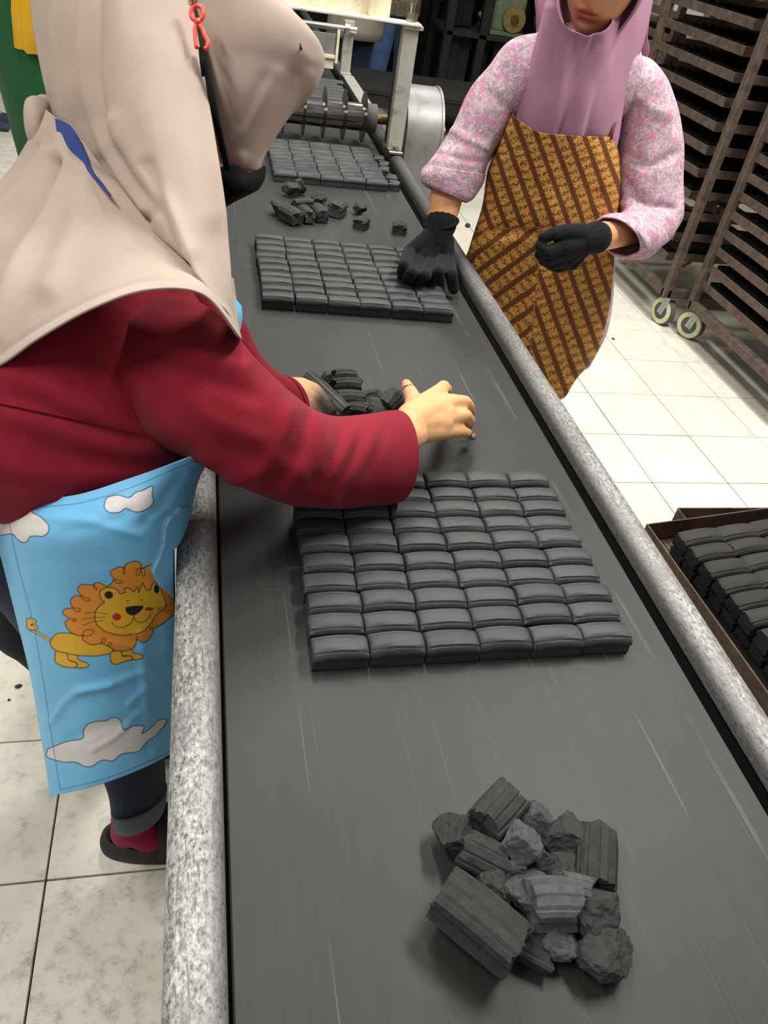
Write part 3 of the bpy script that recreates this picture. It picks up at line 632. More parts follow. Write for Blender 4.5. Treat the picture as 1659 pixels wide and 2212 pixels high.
def pile(specs, ox, oy, sc_, where, group, zup=0.0):
    for q, (kind, cx, cy, L, D, Hh, z, rz, tilt, desc) in enumerate(specs):
        p = pz(ox+cx/sc_, oy+cy/sc_, BZ+z+Hh*0.5)
        mat = M['chunk_pale'] if 'pale' in desc else M['chunk']
        me = ribbed_mesh('broken_briquette', L, D, Hh, 40+q, mat) if kind == 'r' else lump_mesh('charcoal_lump', (L, D, Hh), 60+q+len(where), mat)
        piece('broken_briquette' if kind == 'r' else 'charcoal_lump', me, (p[0], p[1], BZ+0.0015+z+abs(math.sin(tilt))*D*0.5), (tilt, 0, math.radians(rz)), desc+' '+where, group)
pile([('r', 560, 360, 0.052, 0.040, 0.030, 0.014, 38, 0.25, 'ribbed broken briquette at the far end of'),
      ('l', 830, 430, 0.040, 0.040, 0.034, 0.006, 20, 0, 'square dark broken chunk behind the pale face of'),
      ('l', 720, 590, 0.046, 0.042, 0.030, 0.020, 10, 0.3, 'pale rough broken face resting on top of'),
      ('l', 280, 570, 0.048, 0.056, 0.040, 0.0, 70, 0, 'large rounded lump at the left edge of'),
      ('r', 480, 690, 0.044, 0.036, 0.026, 0.004, -35, 0.5, 'smooth tilted briquette piece beside the large rounded lump of'),
      ('l', 1100, 540, 0.064, 0.050, 0.040, 0.0, 5, 0, 'wide crumbly lump at the far right of'),
      ('r', 1320, 740, 0.060, 0.038, 0.032, 0.002, 65, -0.4, 'ribbed broken briquette leaning at the right edge of'),
      ('l', 1060, 810, 0.052, 0.044, 0.036, 0.004, 0, 0, 'round dark chunk in the centre right of'),
      ('r', 1150, 925, 0.026, 0.024, 0.018, 0.024, -20, 0.2, 'small pale briquette chip on top of'),
      ('r', 960, 1060, 0.042, 0.042, 0.034, 0.014, -6, -0.15, 'pale square briquette end facing up in'),
      ('l', 815, 960, 0.046, 0.052, 0.034, 0.010, 80, 0, 'jagged middle chunk left of the pale square end in'),
      ('r', 430, 1200, 0.078, 0.050, 0.036, 0.006, -48, -0.25, 'long ribbed broken briquette at the near left of'),
      ('l', 580, 920, 0.040, 0.044, 0.030, 0.006, 0, 0, 'sooty small lump behind the long ribbed piece of'),
      ('l', 1270, 1090, 0.052, 0.058, 0.042, 0.0, 0, 0, 'coarse grey lump at the right side of'),
      ('l', 1350, 1380, 0.056, 0.056, 0.036, 0.0, 0, 0, 'coarse separate lump at the nearest right corner of'),
      ('r', 760, 1290, 0.055, 0.034, 0.020, 0.0, -35, 0.1, 'flat wedge-shaped briquette piece at the near edge of'),
      ('l', 1010, 1290, 0.046, 0.040, 0.026, 0.0, 0, 0, 'rounded chunk under the pale square end of'),
      ('l', 880, 740, 0.036, 0.036, 0.028, 0.006, 0, 0, 'small sooty lump in the middle of')],
     900, 1640, 3.318, 'the nearest charcoal pile', 'pieces in the nearest pile')
pile([('l', 330, 620, 0.056, 0.048, 0.042, 0.002, 0, 0, 'tall crumbly lump at the far left of'),
      ('l', 430, 600, 0.044, 0.040, 0.046, 0.0, 40, 0, 'pointed grey lump at the back of'),
      ('l', 190, 820, 0.034, 0.052, 0.040, 0.0, 20, 0, 'narrow lump at the left end of'),
      ('r', 340, 900, 0.062, 0.040, 0.034, 0.002, -58, 0.15, 'ribbed briquette slanting at the near left of'),
      ('r', 490, 880, 0.060, 0.030, 0.032, 0.004, -72, 0, 'ribbed briquette in the middle of'),
      ('r', 630, 870, 0.064, 0.036, 0.034, 0.002, -76, 0, 'longest ribbed briquette at the near right of'),
      ('r', 470, 770, 0.056, 0.024, 0.020, 0.024, 20, 0, 'thin curved briquette lying across'),
      ('l', 610, 710, 0.056, 0.044, 0.036, 0.0, -30, 0, 'oval brownish lump behind'),
      ('r', 820, 830, 0.048, 0.044, 0.036, 0.0, 60, 0.1, 'square ribbed piece at the right end of')],
     560, 280, 4.879, 'the far charcoal pile', 'pieces in the far pile')
pile([('l', 1060, 830, 0.040, 0.044, 0.034, 0, 0, 0, 'three-sided lump lying apart, right of'), ('r', 1080, 975, 0.042, 0.038, 0.026, 0, 60, 0, 'small ribbed piece lying apart, nearer than the three-sided lump by'),
      ('r', 1480, 1025, 0.040, 0.040, 0.026, 0, 80, 0, 'small ribbed piece nearest the black glove, beyond')], 560, 280, 4.879, 'the far charcoal pile', 'loose pieces by the far pile')
pile([('r', 955, 215, 0.044, 0.026, 0.040, 0.012, 5, 0, 'topmost ribbed briquette of the stack in'), ('r', 990, 300, 0.048, 0.028, 0.036, 0.008, 2, 0, 'second ribbed briquette of the stack in'),
      ('r', 1020, 440, 0.048, 0.032, 0.034, 0.006, 0, 0, 'third ribbed briquette of the stack in'), ('r', 1080, 545, 0.040, 0.032, 0.030, 0.0, -10, 0, 'nearest ribbed briquette of the stack in'),
      ('l', 780, 240, 0.044, 0.040, 0.050, 0.0, 30, 0, 'black pointed lump left of the stack in'), ('l', 1270, 400, 0.044, 0.044, 0.040, 0.0, 0, 0, 'fuzzy round lump in the middle of'),
      ('r', 1440, 470, 0.052, 0.036, 0.030, 0.0, 55, 0.3, 'smooth piece leaning toward the bare hand in'), ('l', 1560, 440, 0.036, 0.036, 0.030, 0, 0, 0, 'crumbled lump under the bare thumb in'),
      ('l', 1280, 530, 0.060, 0.050, 0.034, 0, 0, 0, 'black lump under the fuzzy round one in'), ('l', 885, 420, 0.034, 0.034, 0.026, 0, 0, 0, 'black lump below the left hand in')],
     560, 780, 5.184, 'the pile between her hands', 'pieces between the hands')
p = pz(745-15, 870, BZ+0.04)
slab = ribbed_mesh('broken_briquette', 0.125, 0.04, 0.022, 90, M['briquette'])
o = piece('broken_briquette', slab, pz(705, 862, BZ+0.012), (0.7, 0, math.radians(-66)), 'long curved slab of charcoal held under the bare left hand', None)
for q_, (x, y, sz, lb) in enumerate(((40, 1483, .012, 'tiny black crumb on the cream tiles left of the lion apron'), (20, 1512, .006, 'smaller black speck of charcoal just below the tiny crumb left of the apron'), (1325, 733, .016, 'flat dark flake on the white tiles below the trolley wheels'))):
    piece('charcoal_crumb', lump_mesh('charcoal_crumb', (sz*1.3, sz, sz*.4), 200+q_, M['chunk']), pz(x, y, 0.0005), (0, 0, q_), lb, None)
o = piece('charcoal_lump', lump_mesh('charcoal_lump', (0.035, 0.03, 0.025), 99, M['chunk']), pz(1010, 491, 0.0), (0, 0, 0), 'small black lump of charcoal lying on the white floor tiles', None)

# ------------------------------------------------------------------ cutting machine over the belt
cm = empty('cutting_machine', (0.36, 2.9, 0.77), 'cutting roller with sharp discs in a cream and grey steel frame', 'machine')
RZ, RY = 0.836, 2.93
cylo('roller', (0.0, RY, RZ), (0.558, RY, RZ), 0.044, M['roller'], cm, 48)
cylo('roller_collar', (0.558, RY, RZ), (0.592, RY, RZ), 0.0455, M['tyre'], cm, 40)
cylo('shaft', (0.592, RY, RZ), (0.688, RY, RZ), 0.016, M['shaft'], cm)
for i in range(7):
    x = 0.549-0.069*i; bm = bmesh.new(); cyl(bm, (x-0.0045, RY, RZ), (x, RY, RZ), 0.052, 40, 0.081); cyl(bm, (x, RY, RZ), (x+0.0045, RY, RZ), 0.081, 40, 0.052)
    shade_auto(bmo('cutting_disc', bm, M['disc'], cm), 0.3)
def post(name, x, y, z0, z1, wx, wy, mat, parent):
    return box(name, (x, y, (z0+z1)/2), (wx, wy, z1-z0), mat, parent, 0.002)
for x, yy in ((0.638, 2.785), (-0.012, 2.785)):
    post('post', x, yy, 0.7735, 1.140, 0.050, 0.035, M['grey_paint'], cm)
    f = box('foot_plate', (x, yy-0.012, 0.7785), (0.05, 0.07, 0.010), M['steel'], cm, 0.002)
    cylo('foot_bolt', (x, yy-0.030, 0.78), (x, yy-0.030, 0.795), 0.012, M['steel'], cm, 6)
    box('post_cap', (x+0.004, yy, 1.142), (0.062, 0.06, 0.012), M['grey_paint'], cm, 0.002)
    cylo('top_bolt', (x, yy, 1.147), (x, yy, 1.202), 0.009, M['steel'], cm, 10); cylo('top_nut', (x, yy, 1.156), (x, yy, 1.176), 0.019, M['steel'], cm, 6)
post('rear_post', 0.645, 2.90, 0.7735, 1.14, 0.03, 0.03, M['black_steel'], cm); post('rear_post', -0.006, 2.90, 0.7735, 1.14, 0.03, 0.03, M['black_steel'], cm)
box('top_beam_flange', (0.305, 2.775, 1.150), (0.72, 0.055, 0.008), M['cream_paint'], cm, 0.002)
box('top_beam_web', (0.27, 2.80, 1.214), (0.60, 0.008, 0.125), M['cream_paint'], cm, 0.002)
box('stiffener', (0.505, 2.785, 1.204), (0.010, 0.04, 0.10), M['cream_paint'], cm, 0.002)
# second station further along
st = empty('scraper_frame', (0.36, 3.9, 0.77), 'grey frame with a bright crossbar and scraper plate beyond the disc roller', 'machine')
for x in (0.64, -0.01):
    post('post', x, 4.0, 0.7735, 0.985, 0.045, 0.03, M['grey_paint'], st); box('post_foot', (x, 3.99, 0.7795), (0.05, 0.07, 0.012), M['grey_paint'], st, 0.002)
for x in (0.648, -0.006): box('base_strip', (x, 3.62, 0.7762), (0.05, 0.66, 0.006), M['grey_paint'], st, 0.001)
cylo('crossbar', (-0.05, 3.97, 0.955), (0.67, 3.97, 0.955), 0.013, M['steel'], st)
box('scraper_plate', (0.27, 3.955, 0.885), (0.62, 0.006, 0.095), M['sheet_zinc'], st, 0.001)
box('lower_rib', (0.27, 3.945, 0.845), (0.62, 0.016, 0.014), M['cream_paint'], st, 0.002)
box('end_rib', (0.588, 3.945, 0.885), (0.012, 0.016, 0.13), M['cream_paint'], st, 0.002)
box('lower_plate', (0.27, 3.955, 0.818), (0.62, 0.006, 0.045), M['cream_paint'], st, 0.001)
cylo('pivot_bolt', (0.615, 3.95, 0.955), (0.635, 3.95, 0.955), 0.02, M['steel'], st, 6)
# pulley guard
gd = empty('pulley_guard', (0.75, 3.0, 0), 'round topped bare zinc drive guard standing outside the rail', 'machine guard')
def stadium(x0, x1, yc, r, zc, zb, t_in=0.0):
    P = [(yc+r*math.cos(a), zc+r*math.sin(a)) for a in np.linspace(math.pi, 0, 29)] + [(yc+r, zb), (yc-r, zb)]
    n = len(P); V = [(x, y, z) for x in (x0, x1) for y, z in P]
    return V, [(i, (i+1) % n, n+(i+1) % n, n+i) for i in range(n)]+[tuple(range(n))[::-1], tuple(range(n, 2*n))]
V, Fc = stadium(0.69, 0.815, 2.99, 0.155, 0.79, 0.33); o = mk('housing', V, Fc, M['sheet_zinc'], gd); shade_auto(o, 0.5)
V, Fc = stadium(0.812, 0.82, 2.99, 0.159, 0.79, 0.328); o = mk('edge_flange', V, Fc, M['sheet_zinc'], gd); shade_auto(o, 0.5)
for y in (2.87, 3.11): box('leg', (0.75, y, 0.165), (0.03, 0.03, 0.33), M['black_steel'], gd, 0.002)
cylo('hub', (0.82, 2.99, 0.80), (0.86, 2.99, 0.80), 0.03, M['shaft'], gd)

# ------------------------------------------------------------------ tray on its stand, lower right
O = Vector((0.818, 1.012, 0.612)); ex = Vector((0.265, 0.023, 0.020)).normalized(); ey = Vector((0.05, -0.995, -0.055)); ey = (ey-ex*ey.dot(ex)).normalized(); ez = ex.cross(ey)
if ez.z < 0: ez = -ez
def TR(x, y, z): return O+ex*x+ey*y+ez*z
RT = Matrix((ex, ey, ez)).transposed()
tw, tl, th_ = 0.44, 0.62, 0.052
tr = empty('steel_tray', TR(tw/2, tl/2, -th_), 'rusty steel tray heaped with charcoal briquettes beside the conveyor', 'tray')
def trbox(name, c, s, mat, par, bev=0.0015): return box(name, TR(*c), s, mat, par, bev, RT)
trbox('side_wall', (0.0015, tl/2, -th_/2), (0.003, tl, th_), M['tray'], tr, 0.0008); trbox('side_wall', (tw, tl/2, -th_/2), (0.003, tl, th_), M['tray'], tr, 0.0008)
trbox('end_wall', (tw/2, 0.0015, -th_/2), (tw, 0.003, th_), M['tray'], tr, 0.0008); trbox('end_wall', (tw/2, tl, -th_/2), (tw, 0.003, th_), M['tray'], tr, 0.0008)
trbox('bottom_lip', (tw/2, 0.02, -th_+0.003), (tw, 0.04, 0.003), M['tray'], tr, 0.0005); trbox('bottom_lip', (0.012, tl/2, -th_+0.003), (0.024, tl, 0.003), M['tray'], tr, 0.0005)
bm = bmesh.new()
for i in range(36): x = 0.012+i*0.0118; bar(bm, TR(x, 0.005, -th_+0.006), TR(x, tl-0.005, -th_+0.006), 0.0016, 0.0016)
for i in range(24): y = 0.02+i*0.025; bar(bm, TR(0.004, y, -th_+0.0045), TR(tw-0.004, y, -th_+0.0045), 0.0016, 0.0016)
tag(bmo('wire_mesh', bm, M['mesh_wire'], tr), kind='stuff')
bm = bmesh.new(); bbox(bm, TR(tw/2+0.010, tl/2+0.024, -th_+0.010), (tw-0.034, tl-0.060, 0.006), 0.002, RT); tag(bmo('charcoal_dust', bm, M['soot'], tr), kind='stuff')
trdk = [brick_mesh('charcoal_briquette', 0.079, 0.0395, 0.034, 70+s, 0.002, 0.0048, 0.004) for s in range(4)]
for me in trdk: me.materials.append(M['briquette_dark'])
for layer in range(2):
    for r in range(14):
        for c in range(5):
            X_ = 0.026+0.0028*r+0.078*(c+0.5)+rnd.uniform(-.002, .002)+(0.006 if layer == 0 else 0); Y_ = 0.070+r*0.0385+rnd.uniform(-.001, .001)
            if X_ > tw-0.05 or Y_ > tl-0.03: continue
            p = TR(X_, Y_, -th_+0.0172+layer*0.031); qx, qy = project(np.array(p))
            if qx > 2300 or qy > 2500: continue
            if layer == 0 and c > 0: continue
            o = bpy.data.objects.new('charcoal_briquette', trdk[rnd.randrange(4)]); COL.objects.link(o)
            o.matrix_world = Matrix.Translation(p) @ (RT @ Matrix.Rotation(rnd.uniform(-.02, .02)+math.pi, 3, 'Z') @ Matrix.Rotation(-rnd.uniform(0.02, 0.12), 3, 'X')).to_4x4()
            tag(o, f'{"" if layer else "underlying "}damp briquette in the rusty tray, {ORD[r]} row from the back, {ORD[c]} from the left', 'briquette', 'briquettes in the rusty tray')
# second tray underneath, sticking out behind
t2 = empty('steel_tray', (1.25, 1.02, 0.50), 'empty rusty tray jutting out behind the heaped one', 'tray', None)
c2 = Vector(pz(1465, 1097, 0.53)); 
zz = 0.53
box('end_wall', (c2.x+0.24, c2.y, zz-0.02), (0.48, 0.003, 0.04), M['tray'], t2, 0.0008); box('side_wall', (c2.x, c2.y-0.3, zz-0.02), (0.003, 0.6, 0.04), M['tray'], t2, 0.0008)
box('side_wall', (c2.x+0.48, c2.y-0.3, zz-0.02), (0.003, 0.6, 0.04), M['tray'], t2, 0.0008); box('end_wall', (c2.x+0.24, c2.y-0.6, zz-0.02), (0.48, 0.003, 0.04), M['tray'], t2, 0.0008)
box('bottom_sheet', (c2.x+0.24, c2.y-0.3, zz-0.04), (0.48, 0.6, 0.003), M['tray'], t2, 0.0005)
sd = empty('tray_stand', (1.2, 0.8, 0), 'low sooty steel stand carrying the two trays', 'stand')
for x, y in ((0.90, 0.95), (1.42, 0.95), (0.90, 0.45), (1.42, 0.45)): box('leg', (x, y, 0.235), (0.03, 0.03, 0.47), M['black_steel'], sd, 0.002)
for y in (0.95, 0.45): box('side_beam', (1.16, y, 0.472), (0.58, 0.03, 0.03), M['black_steel'], sd, 0.002)
for x in (0.90, 1.42): box('cross_beam', (x, 0.70, 0.472), (0.03, 0.53, 0.03), M['black_steel'], sd, 0.002)
box('shelf_plate', (1.16, 0.70, 0.20), (0.54, 0.5, 0.006), M['black_steel'], sd, 0.001)

# ------------------------------------------------------------------ trolleys
def caster(par, x, y, turn, z1=0.15):
    c = empty('caster', (0, 0, 0)); c.parent = par; c.location = Vector((x, y, 0))-par.location
    R = 0.066; ca, sa = math.cos(turn), math.sin(turn); dx = Vector((ca, sa, 0))      # dx: wheel axis
    tr_ = Vector((-sa, ca, 0))*0.02; w0 = Vector((x, y, R))+tr_
    bm = bmesh.new(); cyl(bm, w0-dx*0.016, w0+dx*0.016, R, 36); o = bmo('tyre', bm, M['tyre'], c); shade_auto(o)
    bm = bmesh.new()
    for a, b_, r_ in ((0.016, 0.018, 0.062), (0.018, 0.0195, 0.056)):
        for s in (-1, 1): cyl(bm, w0+dx*a*s, w0+dx*b_*s, r_, 36)
    for s in (-1, 1):
        cyl(bm, w0+dx*0.0185*s, w0+dx*0.0205*s, 0.059, 36, None, True)
    o = bmo('wheel_rim', bm, M['wheel'], c); shade_auto(o)
    bm = bmesh.new()
    for s in (-1, 1): cyl(bm, w0+dx*0.0205*s, w0+dx*0.021*s, 0.040, 30)
    shade_auto(bmo('wheel_recess', bm, M['grey_plastic'], c))
    bm = bmesh.new()
    for s in (-1, 1):
        bar(bm, w0+dx*0.025*s+Vector((0, 0, -0.012)), w0-tr_+dx*0.022*s+Vector((0, 0, z1-R-0.008)), 0.004, 0.034, 0.001, up=dx.cross(Vector((0, 0, 1))))
    bbox(bm, (x, y, z1-0.006), (0.055, 0.055, 0.008), 0.002); bmo('fork', bm, M['zinc'], c)
    cylo('axle_bolt', w0-dx*0.032, w0+dx*0.032, 0.008, M['zinc'], c, 8); return c
def trolley(x0, x1, y0, y1, z0, levels, dz, zl0, label, ztop=1.72, corner=0.0, turns=(0, 0, 0, 0)):
    t = empty('tray_trolley', ((x0+x1)/2, (y0+y1)/2, 0), label, 'trolley')
    for (x, y), tn in zip(((x0, y0), (x1, y0), (x0, y1), (x1, y1)), turns):
        box('corner_post', (x, y, (z0+ztop)/2), (0.036, 0.036, ztop-z0), M['rack'], t, 0.003)
        caster(t, x+(0.05 if x == x0 else -0.05), y+(0.015 if y == y0 else -0.015), tn, z0)
    for y in (y0, y1): box('base_beam', ((x0+x1)/2, y, z0+0.02), (x1-x0, 0.036, 0.04), M['rack'], t, 0.003); box('top_beam', ((x0+x1)/2, y, ztop-0.02), (x1-x0, 0.036, 0.04), M['rack'], t, 0.003)
    for x in (x0, x1): box('base_beam', (x, (y0+y1)/2, z0+0.02), (0.036, y1-y0, 0.04), M['rack'], t, 0.003); box('top_beam', (x, (y0+y1)/2, ztop-0.02), (0.036, y1-y0, 0.04), M['rack'], t, 0.003)
    for i in range(levels):
        z = zl0+dz*i; ya = y0+corner
        for x in (x0+0.004, x1-0.004):
            bm = bmesh.new(); s = 1 if x < (x0+x1)/2 else -1
            bbox(bm, (x, (ya+y1)/2, z), (0.004, y1-ya+0.02, 0.036), 0.001); bbox(bm, (x+0.016*s, (ya+y1)/2, z-0.016), (0.030, y1-ya+0.02, 0.004), 0.001)
            bmo('shelf_rail', bm, M['rack'], t)
        bm = bmesh.new(); bbox(bm, ((x0+x1)/2, ya, z), (x1-x0-0.01, 0.004, 0.036), 0.001); bbox(bm, ((x0+x1)/2, ya+0.016, z-0.016), (x1-x0-0.01, 0.03, 0.004), 0.001); bmo('shelf_rail', bm, M['rack'], t)
    return t
def loaded(x0, x1, y0, y1, z, label, group):
    t = empty('loaded_tray', ((x0+x1)/2, (y0+y1)/2, z), label, 'tray', group)
    bm = bmesh.new(); 
    bbox(bm, ((x0+x1)/2, y0, z+0.016), (x1-x0, 0.003, 0.032)); bbox(bm, ((x0+x1)/2, y1, z+0.016), (x1-x0, 0.003, 0.032)); bbox(bm, (x0, (y0+y1)/2, z+0.016), (0.003, y1-y0, 0.032)); bbox(bm, (x1, (y0+y1)/2, z+0.016), (0.003, y1-y0, 0.032)); bbox(bm, ((x0+x1)/2, (y0+y1)/2, z+0.001), (x1-x0, y1-y0, 0.002))
    bmo('tray_pan', bm, M['black_steel'], t)
    n = 26; V = []; xs = np.linspace(x0+0.004, x1-0.004, n); ys = np.linspace(y0+0.004, y1-0.004, n)
    for i, x in enumerate(xs):
        for j, y in enumerate(ys): V.append((x, y, z+0.022+0.010*((i+j) % 2)+rnd.uniform(-0.003, 0.003)))
    o = mk('charcoal_fill', V, [(i*n+j, i*n+j+1, (i+1)*n+j+1, (i+1)*n+j) for i in range(n-1) for j in range(n-1)], M['soot'], t); tag(o, kind='stuff'); return t
tb = trolley(2.14, 2.78, 3.21, 4.05, 0.15, 15, 0.095, 0.30, 'brown steel tray trolley standing behind the woman in the mauve hijab', 1.74, 0.12, (0.25, 0.6, 1.2, 0.3))
tc = trolley(2.22, 2.86, 2.28, 3.10, 0.15, 17, 0.079, 0.27, 'brown steel tray trolley nearest the camera, its end post beside two wheels', 1.74, 0.0, (0.2, 0.9, 0.5, 0.7))
ta = trolley(2.30, 2.95, 4.20, 5.0, 0.15, 14, 0.1, 0.27, 'brown steel tray trolley farthest from the camera', 1.74, 0.0, (0.2, 0.9, 0.5, 0.7))
for i in range(15):
    if i in (1, 2): continue
    loaded(2.17, 2.75, 3.37, 4.02, 0.30+0.095*i-0.012, f'black charcoal-filled tray in the trolley behind the mauve woman, {ORD[i]} rail from the bottom', 'trays in the middle trolley')
for i in range(17):
    loaded(2.25, 2.83, 2.31, 3.07, 0.27+0.079*i-0.012, f'black charcoal-filled tray in the nearest trolley, {ORD[i]} rail from the bottom', 'trays in the nearest trolley')

# ------------------------------------------------------------------ dark furniture at the far end
bn = empty('work_bench', (1.45, 5.75, 0), 'low sooty wooden bench behind the drive guard', 'bench')
for i in range(4): box('plank', (1.33, 5.46+0.165*i, 0.452), (1.12, 0.158, 0.028), M['dark_wood'], bn, 0.003)
box('apron_board', (1.33, 5.40, 0.40), (1.10, 0.02, 0.07), M['dark_wood'], bn, 0.002)
for x in (0.82, 1.84):
    for y in (5.43, 5.95): box('leg', (x, y, 0.215), (0.05, 0.05, 0.43), M['dark_wood'], bn, 0.002)
sh = empty('storage_rack', (1.9, 6.6, 0), 'tall black rack of boards and posts at the far end of the hall', 'rack')
for x in (1.76, 2.02, 2.62, 3.06):
    for y in (6.45, 6.95): box('post', (x, y, 0.85), (0.06, 0.06, 1.7), M['black_steel'], sh, 0.003)
for z in (0.12, 0.70, 1.25): box('shelf', (2.41, 6.7, z), (1.34, 0.56, 0.03), M['dark_wood'], sh, 0.003)
for i, x in enumerate((1.84, 1.93, 2.10, 2.22, 2.36, 2.48, 2.72, 2.86)):
    box('leaning_board', (x, 6.55+0.04*(i % 3), 0.40), (0.09+0.02*(i % 2), 0.03, 0.54), M['dark_wood'], sh, 0.002)
for i, x in enumerate((1.85, 1.94)):
    box('leaning_board', (x, 6.62+0.04*(i % 3), 0.98), (0.075, 0.03, 0.5), M['soot'], sh, 0.002)
bk = box('tarpaulin', (1.7, 7.25, 0.9), (3.4, 0.03, 1.75), M['soot'], None, 0.002); tag(bk, 'black sheet hanging behind the storage rack', 'sheet')
gm = empty('green_machine', (2.12, 6.55, 0.715), 'old green painted machine with a brass flange on the black rack', 'machine')
gp = Vector(py(1120, 52, 6.45))
box('housing', (gp.x-0.06, 6.66, 0.917), (0.24, 0.30, 0.37), M['green_paint'], gm, 0.02)
box('base', (gp.x-0.06, 6.66, 0.732), (0.27, 0.36, 0.03), M['green_paint'], gm, 0.005)
cylo('flange', (gp.x-0.03, 6.51, gp.z+0.02), (gp.x-0.03, 6.47, gp.z+0.02), 0.085, M['flange'], gm, 32); cylo('flange_hub', (gp.x-0.03, 6.47, gp.z+0.02), (gp.x-0.03, 6.45, gp.z+0.02), 0.03, M['shaft'], gm, 20)
cylo('inlet_pipe', (gp.x-0.26, 6.6, 0.80), (gp.x-0.15, 6.6, 0.86), 0.035, M['green_paint'], gm)
pl_ = py(1172, 50, 6.70); bmx = bmesh.new(); cyl(bmx, (pl_[0]+0.03, 6.70, 0.717), (pl_[0]+0.03, 6.70, 0.85), 0.075, 28, 0.105, False); o = bmo('bucket', bmx, M['grey_plastic']); shade_auto(o)
m_ = o.modifiers.new('s', 'SOLIDIFY'); m_.thickness = 0.006; tag(o, 'dark grey bucket half hidden behind the mauve shoulder', 'bucket')
# glass lantern on a cabinet, right of the hijab
lc = py(1428, 50, 4.6); cab = empty('cabinet', (lc[0], 4.75, 0), 'weathered wooden cabinet under the glass jar', 'cabinet')
box('carcass', (lc[0]+0.02, 4.78, (lc[2]-0.02)/2), (0.16, 0.30, lc[2]-0.02), M['dark_wood'], cab, 0.004); box('top', (lc[0]+0.02, 4.78, lc[2]-0.012), (0.19, 0.34, 0.024), M['dark_wood'], cab, 0.003)
box('door', (lc[0]+0.02, 4.625, (lc[2]-0.05)/2), (0.14, 0.014, lc[2]-0.12), M['grey_paint'], cab, 0.002)
lj = empty('glass_jar', (lc[0], 4.68, lc[2]), 'glass jar with a dark wire handle on the wooden cabinet', 'jar')
cylo('jar_base', (lc[0], 4.68, lc[2]), (lc[0], 4.68, lc[2]+0.025), 0.05, M['flange'], lj); cylo('jar_glass', (lc[0], 4.68, lc[2]+0.025), (lc[0], 4.68, lc[2]+0.115), 0.048, M['glass'], lj, 28, 0.036)
cylo('jar_filling', (lc[0], 4.68, lc[2]+0.027), (lc[0], 4.68, lc[2]+0.055), 0.042, M['white_paper'], lj)
tubeo('wire_handle', [(lc[0]+0.07*math.cos(a), 4.68, lc[2]+0.06+0.10*math.sin(a)) for a in np.linspace(-0.5, math.pi+0.5, 18)], 0.004, M['black_steel'], lj)
for q, (x, y, w_, h_) in enumerate(((1495, 25, 0.17, 0.075), (1478, 70, 0.13, 0.05), (1495, 148, 0.05, 0.05), (1482, 190, 0.085, 0.06))):  # added white panels stand in for bright floor and wall behind the trolleys
    c_ = py(x, y, 5.15+0.12*q); b_ = empty('white_box', (c_[0], c_[1], 0), ['large white box seen through the upper rails of the middle trolley', 'white box below the largest one, behind the trolley rails', 'smallest white box behind the trolley rails', 'white box low behind the trolley rails by the floral sleeve'][q], 'box', 'white boxes behind the trolleys')
    box('carton', (c_[0], c_[1]+0.04, c_[2]), (w_, 0.08, h_), M['white_paper'], b_, 0.003); box('pedestal', (c_[0], c_[1]+0.04, (c_[2]-h_/2)/2), (0.05, 0.05, c_[2]-h_/2), M['black_steel'], b_, 0.002)

# ------------------------------------------------------------------ people
def head_geo(c, fwd, up, s=1.0, nu=96, nv=72):
    """a head with brow, nose, lips, chin and ears, as geometry to grow into the body"""
    f = np.array(fwd, float); f /= np.linalg.norm(f); u = np.array(up, float); u -= f*(u@f); u /= np.linalg.norm(u); r = np.cross(f, u); V = []; Fc = []
    G = lambda x, z, x0, z0, sx, sz: math.exp(-((x-x0)/sx)**2-((z-z0)/sz)**2)
    for i in range(nv):
        ph = -math.pi/2+math.pi*(i+0.0)/(nv-1)
        for k_ in range(nu):
            th = 2*math.pi*k_/nu
            x = math.cos(ph)*math.sin(th); y = math.cos(ph)*math.cos(th); z = math.sin(ph)
            X = x*0.074; Y = y*0.095; Z = z*0.116
            if Z < 0: t = -Z/0.116; X *= 1-0.30*t**1.6; Y *= (1-0.12*t) if y > 0 else (1-0.42*t)
            if y > 0:
                fr = y
                d = 0.024*G(X, Z, 0, -0.020, 0.010, 0.020)+0.012*G(X, Z, 0, -0.033, 0.016, 0.010)+0.012*G(X, Z, 0, 0.010, 0.009, 0.03)
                d += -0.010*G(abs(X), Z, 0.032, 0.012, 0.016, 0.012)+0.006*G(abs(X), Z, 0.032, 0.030, 0.022, 0.010)
                d += 0.007*G(X, Z, 0, -0.0565, 0.021, 0.0055)+0.008*G(X, Z, 0, -0.069, 0.018, 0.0065)-0.005*G(X, Z, 0, -0.0625, 0.022, 0.0022)
                d += -0.004*G(X, Z, 0, -0.081, 0.02, 0.006)+0.012*G(X, Z, 0, -0.100, 0.022, 0.016)+0.005*G(abs(X), Z, 0.045, -0.02, 0.02, 0.025)
                Y += d*fr
            V.append(np.array(c)+s*(r*X+f*Y+u*Z))
    for i in range(nv-1):
        for k_ in range(nu): Fc.append((i*nu+k_, i*nu+(k_+1) % nu, (i+1)*nu+(k_+1) % nu, (i+1)*nu+k_))
    return (V, Fc), (np.array(c), r, f, u, s)
def ears(hf):
    c, r, f, u, s = hf; out = []
    for sg in (-1, 1):
        b = c+s*(r*sg*0.072-f*0.008+u*0.0); out += [(b+u*0.02*s-f*0.004, 0.010*s, b-u*0.018*s, 0.007*s), (b+u*0.024*s-f*0.012*s, 0.008*s, b+u*0.0*s-f*0.016*s, 0.007*s)]
    return out
